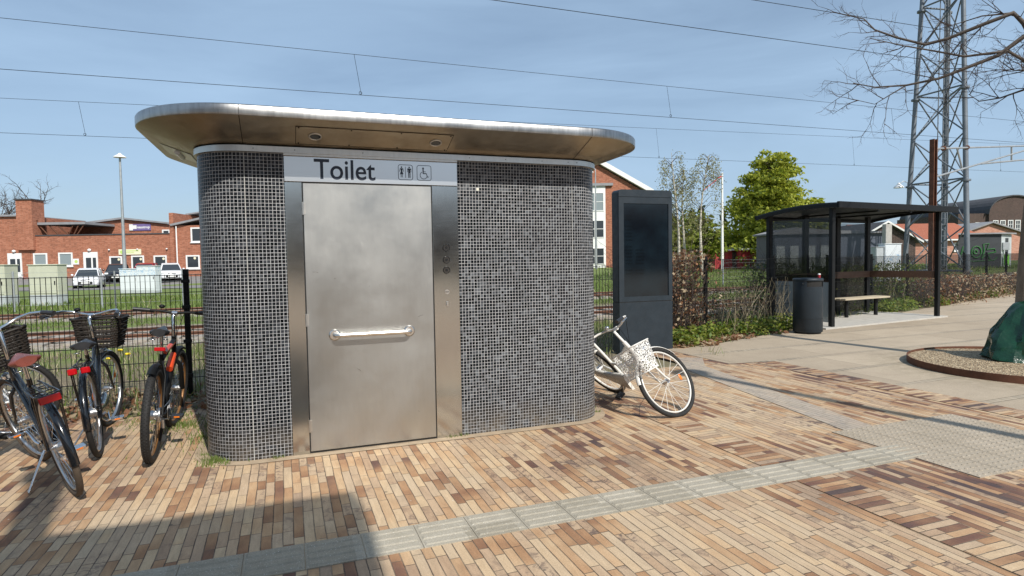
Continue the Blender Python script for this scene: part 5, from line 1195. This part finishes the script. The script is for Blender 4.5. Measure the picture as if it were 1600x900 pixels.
# ================================================================== CARS
def car(lat, dep, rz, paint, label, Lc=3.7, Wc=1.66, H=1.46, z=0.):
    o = empty('parked_car', T3(lat, dep, z), TOWN+rz, label, 'car', 'cars in the car park')   # local -y is the front
    def sec(y, w, zb, zt, wt): return [(-w/2, y, zb), (-w/2*1.02, y, (zb+zt)/2), (-wt/2, y, zt), (wt/2, y, zt), (w/2*1.02, y, (zb+zt)/2), (w/2, y, zb)]
    mb = MB(); ys = [(-Lc/2, Wc*.82, .30, .55, Wc*.78), (-Lc/2+.08, Wc*.94, .22, .70, Wc*.88), (-Lc/2+.35, Wc, .20, .80, Wc*.92), (-Lc/2+.9, Wc, .2, .90, Wc*.95), (0, Wc, .2, .93, Wc*.96), (Lc/2-.5, Wc, .2, .95, Wc*.95), (Lc/2-.08, Wc*.97, .25, .92, Wc*.9), (Lc/2, Wc*.9, .35, .85, Wc*.85)]
    mb.loft([sec(*q) for q in ys], True); body = mb.build('body', paint, o)
    mb = MB(); gs = [(-Lc/2+.75, .90, 1.40, 1.40), (-Lc/2+1.35, H-.07, 1.12, 1.40), (-.1, H, 1.10, 1.40), (Lc/2-.7, H-.05, 1.08, 1.38), (Lc/2-.15, .92, 1.2, 1.3)]
    mb.loft([[(-Wc*.45, y, .88), (-wt*.5*Wc/1.66, y, max(zt, .90)), (wt*.5*Wc/1.66, y, max(zt, .90)), (Wc*.45, y, .88)] for y, zt, wt, _ in gs], False); gh = mb.build('greenhouse', M_winglass, o)
    mb = MB(); mb.loft([[(-.5*q*Wc/1.66, y, zt-.05), (-.5*q*Wc/1.66, y, zt+.012), (.5*q*Wc/1.66, y, zt+.012), (.5*q*Wc/1.66, y, zt-.05)] for y, zt, q in ((-Lc/2+1.30, H-.07, 1.16), (-.1, H, 1.14), (Lc/2-.68, H-.05, 1.12))], False)
    for s in (-1, 1): mb.tube([(s*.72*Wc/1.66, -Lc/2+.72, .90), (s*.57*Wc/1.66, -Lc/2+1.35, H-.07)], .035, 6); mb.tube([(s*.66*Wc/1.66, Lc/2-.2, .92), (s*.55*Wc/1.66, Lc/2-.7, H-.05)], .05, 6); mb.tube([(s*.74*Wc/1.66, 0, .92), (s*.57*Wc/1.66, 0, H-.02)], .04, 6)
    mb.build('roof', paint, o)
    for sx in (-1, 1):
        for sy in (-1, 1):
            mb = MB(); c = Vector((sx*(Wc/2-.1), sy*(Lc/2-.72), .30)); mb.cyl(c+Vector((-.1, 0, 0)), c+Vector((.1, 0, 0)), .30, 20); wh = mb.build('wheel', M_tyre, o); mb = MB(); mb.cyl(c+Vector((sx*.1, 0, 0)), c+Vector((sx*.108, 0, 0)), .19, 14); mb.build('rim', M_alu, wh)
    for s in (-1, 1):
        mb = MB(); mb.bbox((s*.62-.13, -Lc/2-.01, .62), (s*.62+.13, -Lc/2+.3, .76), .03); mb.build('headlight', M_lampg, o)
        mb = MB(); mb.bbox((s*.66-.08, Lc/2-.1, .65), (s*.66+.08, Lc/2+.015, .9), .02); mb.build('tail_light', M_red, o)
        mb = MB(); mb.ell((s*(Wc/2+.09), -Lc/2+1.0, .98), .09, .05, .07); mb.build('mirror', paint, o)
    mb = MB(); mb.bbox((-.45, -Lc/2-.025, .28), (.45, -Lc/2+.1, .50), .05); gr = mb.build('grille', M_black, o); mb = MB(); mb.box((-.26, -Lc/2-.035, .34), (.26, -Lc/2-.026, .45)); mb.build('number_plate', M_white, gr)
    mb = MB(); mb.box((-.3, -Lc/2-.012, .60), (.3, -Lc/2+.05, .645)); mb.build('badge_strip', M_black, o)
    return o
car(-31.6, 45.5, R(27), M_carw, 'small white hatchback facing the tracks, largest car left of the lamp post', z=.0)
car(-33.0, 51, R(27), M_card, 'dark car parked half hidden behind the white hatchback', z=.3)
car(-30.9, 51.5, R(22), M_carr, 'dark red car partly hidden behind the white graffitied cabinets', Lc=4.1, z=.35)
car(-28.6, 51, R(32), M_carw, 'small white car parked close to the toilet wall side', z=.3)
bike('bicycle', 'distant bicycle parked by the left door of the brick building', T(-44.0, 54.5), TOWN, 0, 0, frame=M_carr)

# ================================================================== VEGETATION
def leafq(mb, p, s, rnd, flat=0., asp=1.6):
    n = Vector((rnd.gauss(0, 1), rnd.gauss(0, 1), rnd.gauss(0, 1)+flat*3)).normalized(); u = n.orthogonal().normalized(); u = Matrix.Rotation(rnd.uniform(0, 6.28), 3, n) @ u; w = n.cross(u)
    a, b = u*s*asp*.5, w*s*.5; o = len(mb.v)
    mb.v += [tuple(p-a), tuple(p+b*.9-a*.1), tuple(p+a), tuple(p-b*.9-a*.1)]; mb.f.append([o, o+1, o+2, o+3]); mb.mi.append(mb.cur); mb.sm.append(False)
def rpt(rnd):
    while True:
        v = Vector((rnd.uniform(-1, 1), rnd.uniform(-1, 1), rnd.uniform(-1, 1)))
        if v.length < 1: return v
def crown_tree(name, loc, h, w, n, s, mats, label, cat='tree', flat=.4, trunk_h=.25, base=.1, seed=1, bark=M_bark, lob=26, group=None, prof=None, tr=.25):
    rnd = random.Random(seed); o = empty(name, loc, 0, label, cat, group); mb = MB(); mt = MB(); lw = MB()
    mt.tube([(0, 0, -.2), (0, 0, h*trunk_h), (w*.02, 0, h*.6), (0, 0, h*.9)], [tr, tr*.8, tr*.45, .03], 10)
    prof = prof or (lambda t: math.sin(math.pi*min(1, max(0, t))**.8)**.7)
    lobes = []
    for i in range(lob):
        t = (i+.5)/lob; z = h*base+(h*(1-base))*t; rr = prof(t)*w/2; a = rnd.uniform(0, 6.28); q = rr*rnd.uniform(.35, .82)
        c = Vector((q*math.cos(a), q*math.sin(a), z)); lobes.append((c, max(w*.08, (rr-q*.6)*.62+w*.04)))
        mt.tube([Vector((0, 0, max(h*.12, z-h*.12))), c*.6+Vector((0, 0, z*.4-h*.01)), c], [tr*.3, tr*.18, tr*.05], 5, False)
    tot = sum(r**2 for _, r in lobes)
    for c, r in lobes:
        k = int(n*r*r/tot); sub = [(c+rpt(rnd)*r, r*rnd.uniform(.22, .42)) for _ in range(10)]
        for _ in range(k):
            sc_, sr = sub[rnd.randrange(10)]; v = rpt(rnd); p = sc_+Vector((v.x*sr*1.6, v.y*sr*1.6, v.z*sr*.55))
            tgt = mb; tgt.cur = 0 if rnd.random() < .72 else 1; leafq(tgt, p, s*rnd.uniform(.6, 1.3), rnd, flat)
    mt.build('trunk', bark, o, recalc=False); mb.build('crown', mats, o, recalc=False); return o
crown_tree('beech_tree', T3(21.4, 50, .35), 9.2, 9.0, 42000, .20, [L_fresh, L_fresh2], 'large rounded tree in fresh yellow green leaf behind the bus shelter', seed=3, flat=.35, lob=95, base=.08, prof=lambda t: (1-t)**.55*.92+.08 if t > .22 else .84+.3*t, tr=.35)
for i, (la, de, hh, ww, sd_, lab, mm) in enumerate(((10.6, 40, 3.9, 3.2, 5, 'olive green bush behind the birches, next to the screen', [L_olive, L_fresh2]), (13.0, 42, 4.3, 3.4, 6, 'green bush behind the birches beside the flagpole', [L_fresh2, L_olive]), (16.8, 58, 5.6, 5.0, 8, 'dark olive bush between flagpole and beech', [L_fresh2, L_dark]), (29.0, 66, 4.0, 4, 9, 'small pale green tree top rising over the shelter roof', [L_olive, L_birch]))):
    crown_tree('bush', T3(la, de, .3), hh, ww, 3600, .2, mm, lab, 'bush', seed=sd_, lob=22, base=.02, tr=.08)
for i, (la, de, hh, lab) in enumerate(((19.0, 64, 6.0, 'dark pointed conifer, left of three behind the flagpole'), (20.6, 66, 6.7, 'dark pointed conifer, middle and tallest of three'), (22.3, 64, 6.0, 'dark pointed conifer, right of three beside the beech'))):
    crown_tree('conifer', T3(la, de, .3), hh, 2.8, 2600, .28, [L_dark, L_dark], lab, 'tree', seed=20+i, lob=26, base=.03, prof=lambda t: 1-t*.95, group='dark conifers', tr=.12)
# birches
for i, (la, de, hh, lean_, lab) in enumerate(((9.55, 35, 7.2, -.3, 'left slender birch of the three beside the information screen'), (10.05, 35.6, 6.3, .1, 'middle slender birch of the three beside the information screen'), (10.75, 34.6, 7.0, .55, 'right slender birch of the three, trunk leaning right'))):
    rnd = random.Random(40+i); o = empty('birch_tree', T3(la, de, .3), 0, lab, 'tree', 'birches'); mt = MB(); ml = MB(); tw_ = MB()
    tp = [Vector((lean_*t*t*.9+.12*math.sin(t*5+i), 0, hh*t)) for t in [k/9 for k in range(10)]]; mt.tube(tp, [.10*(1-.9*k/9) for k in range(10)], 8)
    for k in range(46):
        t = rnd.uniform(.35, .99); p = tp[0].lerp(tp[-1], t); j = t*9; a0 = tp[int(j)]; p = a0.lerp(tp[min(9, int(j)+1)], j-int(j)); a = rnd.uniform(0, 6.28); L_ = (1.15-t)*1.5+.35
        q = [p, p+Vector((math.cos(a)*L_*.45, math.sin(a)*L_*.45, L_*.45)), p+Vector((math.cos(a)*L_*.8, math.sin(a)*L_*.8, L_*.42)), p+Vector((math.cos(a)*L_*.95, math.sin(a)*L_*.95, L_*.05))]
        tw_.tube(q, [.014, .010, .007, .004], 4, False)
        for _ in range(34):
            s_ = rnd.random(); b_ = q[1].lerp(q[2], s_) if rnd.random() < .5 else q[2].lerp(q[3], s_); leafq(ml, b_+Vector((rnd.gauss(0, .12), rnd.gauss(0, .12), rnd.uniform(-.6, .08))), .065, rnd)
    mt.build('trunk', M_birchb, o); tw_.build('twigs', M_twig, o, recalc=False); ml.build('crown', L_birch, o, recalc=False)
# bare tree far left
def bare(name, loc, h, label, seed):
    rnd = random.Random(seed); o = empty(name, loc, 0, label, 'tree'); mt = MB(); tw_ = MB(); mt.tube([(0, 0, 0), (0, 0, h*.4)], [.28, .2], 8)
    for k in range(9): twig(tw_, Vector((0, 0, h*.4)), Vector((math.cos(k*.7)*.6, math.sin(k*.7)*.6, .9)).normalized(), h*.55, .12, 3, rnd, .03, .35)
    mt.build('trunk', M_twig, o); tw_.build('twigs', M_twig, o, recalc=False)
bare('bare_tree', T3(-58.5, 72, .5), 9.6, 'leafless tree rising behind the brick chimney at the far left', 5)
bare('bare_tree', T3(-64.5, 74, .5), 9.0, 'leafless tree at the left edge behind the brick building roof', 6)
bare('bare_tree', T3(37.5, 80, .5), 5.4, 'small leafless tree above the house roofs behind the shelter', 8)

# hedge and weeds along the fences
def hedge(p0, p1, h, thick, n, s, mats, name, label, cat, seed, stems=120, dens_top=1.0):
    rnd = random.Random(seed); a, b = Vector((*p0, 0)), Vector((*p1, 0)); d = b-a; nrm = Vector((-d.y, d.x, 0)).normalized(); o = empty(name, (*p0, 0), 0, label, cat); mb = MB(); st_ = MB()
    for _ in range(n):
        t = rnd.random(); z = h*rnd.random()**dens_top*(1+.12*mnoise.noise(Vector((t*d.length*2, seed, 0)))); p = a+d*t+nrm*rnd.gauss(0, thick*.4)+Vector((0, 0, z)); mb.cur = 0 if rnd.random() < .6 else 1; leafq(mb, p, s*rnd.uniform(.6, 1.4), rnd)
    for _ in range(stems):
        t = rnd.random(); p = a+d*t+nrm*rnd.gauss(0, thick*.3); twig(st_, p, Vector((rnd.gauss(0, .25), rnd.gauss(0, .25), 1)).normalized(), h*rnd.uniform(.6, 1.05), .007, 1, rnd, .02, .3)
    mb.build('foliage', mats, o, True, recalc=False); st_.build('stems', M_twig, o, True, recalc=False); return o
hedge((5.9, 9.45), (7.55, 9.95), 1.62, .55, 5200, .045, [L_dead, L_dead2], 'beech_hedge', 'brown dead leaved hedge behind the fence right of the information screen', 'hedge', 3, 160)
hedge((7.6, 10.3), (10.3, 10.9), .9, .4, 900, .04, [L_dead2, L_weed], 'bramble', 'sprawling dry brambles behind the fence left of the bus shelter', 'bramble', 4, 70)
hedge((12.2, 11.9), (17.4, 12.95), 1.25, .6, 5600, .045, [L_weed, L_olive], 'climbing_bush', 'loose green climber on the fence behind the bus shelter bench', 'bush', 5, 170)
hedge((10.2, 11.4), (12.2, 11.9), 1.35, .4, 1800, .045, [L_weed, L_dead2], 'climbing_bush', 'thin climber on the fence behind the left half of the bus shelter', 'bush', 9, 90)
hedge((17.0, 12.3), (21.0, 13.5), .85, .7, 2700, .045, [L_dead, L_dead2], 'dry_shrub', 'low brown dead leaved shrub along the fence right of the bus shelter', 'shrub', 6, 330, 1.5)
hedge((21.0, 13.4), (30, 16.2), .75, .8, 3600, .05, [L_dead2, L_dead], 'dry_shrub', 'low pale dry shrub along the fence behind the street tree', 'shrub', 7, 260, 1.5)
def weeds(name, spots, label, cat, seed, mats, s=.06, n=60, h=.35, kind=None):
    rnd = random.Random(seed); mb = MB()
    for (x, y, r_) in spots:
        for _ in range(n):
            a = rnd.uniform(0, 6.28); q = r_*rnd.random()**.5; zz = h*rnd.random()*(1-(q/r_)**2*.6); mb.cur = rnd.randrange(len(mats)); leafq(mb, Vector((x+q*math.cos(a), y+q*math.sin(a), .02+zz)), s*rnd.uniform(.6, 1.5), rnd, .5)
    return tag(mb.build(name, mats, recalc=False), label, cat, kind=kind)
rnd = random.Random(77)
sp = []
x = 6.3
while x < 34:
    if not (10.2 < x < 14.6): 
        for _ in range(2): sp.append((x+rnd.uniform(-.2, .2), fl(x)+rnd.uniform(.05, .65), rnd.uniform(.2, .38)))
    x += .22
weeds('weeds', sp, 'green weeds and ground elder along the foot of the right fence', 'weeds', 8, [L_weed, L_olive, L_fresh2], .045, 110, .30, 'stuff')
sp = [(6.2+rnd.random()*3.4, 9.0+rnd.random()*.5, .3) for _ in range(26)]
sp = [(x, fl(x)+rnd.uniform(-.06, .5), r) for x, y, r in sp]
weeds('fallen_leaves', sp+[(x_, 7.3+rnd.random()*1.1, .35) for x_ in [rnd.uniform(-4, 2) for _ in range(50)]]+[(rnd.uniform(15, 30), 0, .4) for _ in range(0)], 'brown fallen leaves littering the soil strip by the fences', 'fallen leaves', 9, [L_dead, L_dead2], .05, 55, .03, 'stuff')
# dry stalks
rnd = random.Random(5); mb = MB()
for _ in range(200):
    x = rnd.choice([rnd.uniform(7.9, 10.3), rnd.uniform(15.4, 30)]); y = fl(x)+rnd.uniform(.15, 1.0); h_ = rnd.uniform(.5, 1.15); d = Vector((rnd.gauss(0, .3), rnd.gauss(0, .25), 1)); p = Vector((x, y, 0)); mb.tube([p, p+d*h_*.5, p+d*h_+Vector((rnd.gauss(0, .1), 0, -.05))], [.004, .003, .002], 4, False)
tag(mb.build('dry_stalks', L_straw, recalc=False), 'pale dry weed stalks standing along the right fence', 'dry stalks', kind='stuff')
# grass
def blade(mb, x, y, z, h, rnd, w=.006):
    a = rnd.uniform(0, 6.28); dx, dy = math.cos(a)*w, math.sin(a)*w; bx_, by_ = rnd.gauss(0, .35)*h, rnd.gauss(0, .35)*h; o = len(mb.v)
    mb.v += [(x-dx, y-dy, z), (x+dx, y+dy, z), (x+bx_+dx*.3, y+by_+dy*.3, z+h)]; mb.f.append([o, o+1, o+2]); mb.mi.append(mb.cur); mb.sm.append(False)
rnd = random.Random(15); mb = MB()
for _ in range(15000):
    x = rnd.uniform(-7, 7.5); y = rnd.uniform(7.2, 13.2)
    if mnoise.noise(Vector((x*.8, y*.8, 2)))+ (y-8.6)*.12 < -.05: continue
    mb.cur = 0 if rnd.random() < .75 else 1; blade(mb, x, y, -.03, rnd.uniform(.06, .24), rnd, .006)
for _ in range(15000):
    x = rnd.uniform(7, 36); y = fl(x)+rnd.uniform(.2, 6)
    if y > 13.4: continue
    mb.cur = 0 if rnd.random() < .7 else 1; blade(mb, x, y, -.03, rnd.uniform(.08, .3), rnd, .007)
for _ in range(9000):
    x = rnd.uniform(-20, 40); y = rnd.uniform(18.2, 20.6); blade(mb, x, y, -.03, rnd.uniform(.08, .25), rnd, .012)
for _ in range(26000):
    x = rnd.uniform(-24, 50); y = rnd.uniform(25.0, 36); mb.cur = 0 if rnd.random() < .95 else 1; blade(mb, x, y, hgt(x, y)-.01, rnd.uniform(.1, .28), rnd, .025)
tag(mb.build('grass', [L_grass, L_straw], recalc=False), 'rough grass growing behind the fences and beside the tracks', 'grass', kind='stuff')
rnd = random.Random(16); mb = MB()
for _ in range(4200):
    cx_, cy_, r_ = rnd.choice(((-.62, 5.95, .38), (-.45, 5.45, .20), (-.95, 6.5, .35), (-.55, 5.2, .12), (-1.25, 6.9, .4)))
    a = rnd.uniform(0, 6.28); q = r_*abs(rnd.gauss(0, .55)); mb.cur = 0 if rnd.random() < .85 else 1; blade(mb, cx_+q*math.cos(a), cy_+q*math.sin(a)*1.1, 0, rnd.uniform(.012, .05), rnd, .004)
for _ in range(260):
    t = rnd.choice([(2.86, 5.35), (2.9, 5.5), (1.33, 5.085), (1.41, 5.085), (-.1, 5.085), (-.6, 5.25), (-.64, 5.4)]); blade(mb, t[0]+rnd.gauss(0, .03), t[1]+rnd.gauss(0, .012)-.01, 0, rnd.uniform(.01, .04), rnd, .003)
tag(mb.build('joint_grass', [L_grass, L_straw], recalc=False), 'tufts of grass growing between the pavers near the mountain bicycle and along the toilet wall', 'grass', kind='stuff')
# dandelions
rnd = random.Random(3)
DG = 'dandelions by the fence'
for i, (x, y, h_) in enumerate([(-2.05, 8.5, .5), (-1.98, 8.6, .56), (-1.9, 8.52, .52), (-2.12, 8.65, .58), (-1.84, 8.6, .46), (-2.0, 8.45, .44)]):
    o = empty('dandelion', (x, y, 0), 0, 'yellow flower in the clump behind the fence near the wicker basket', 'flower', DG)
    mb = MB(); mb.tube([(0, 0, 0), (.02, 0, h_*.5), (0, 0, h_)], .004, 5); mb.build('stem', L_weed, o)
    mb = MB(); mb.ell((0, 0, h_), .035, .035, .016, 10, 5); mb.build('flower_head', M_dand, o)
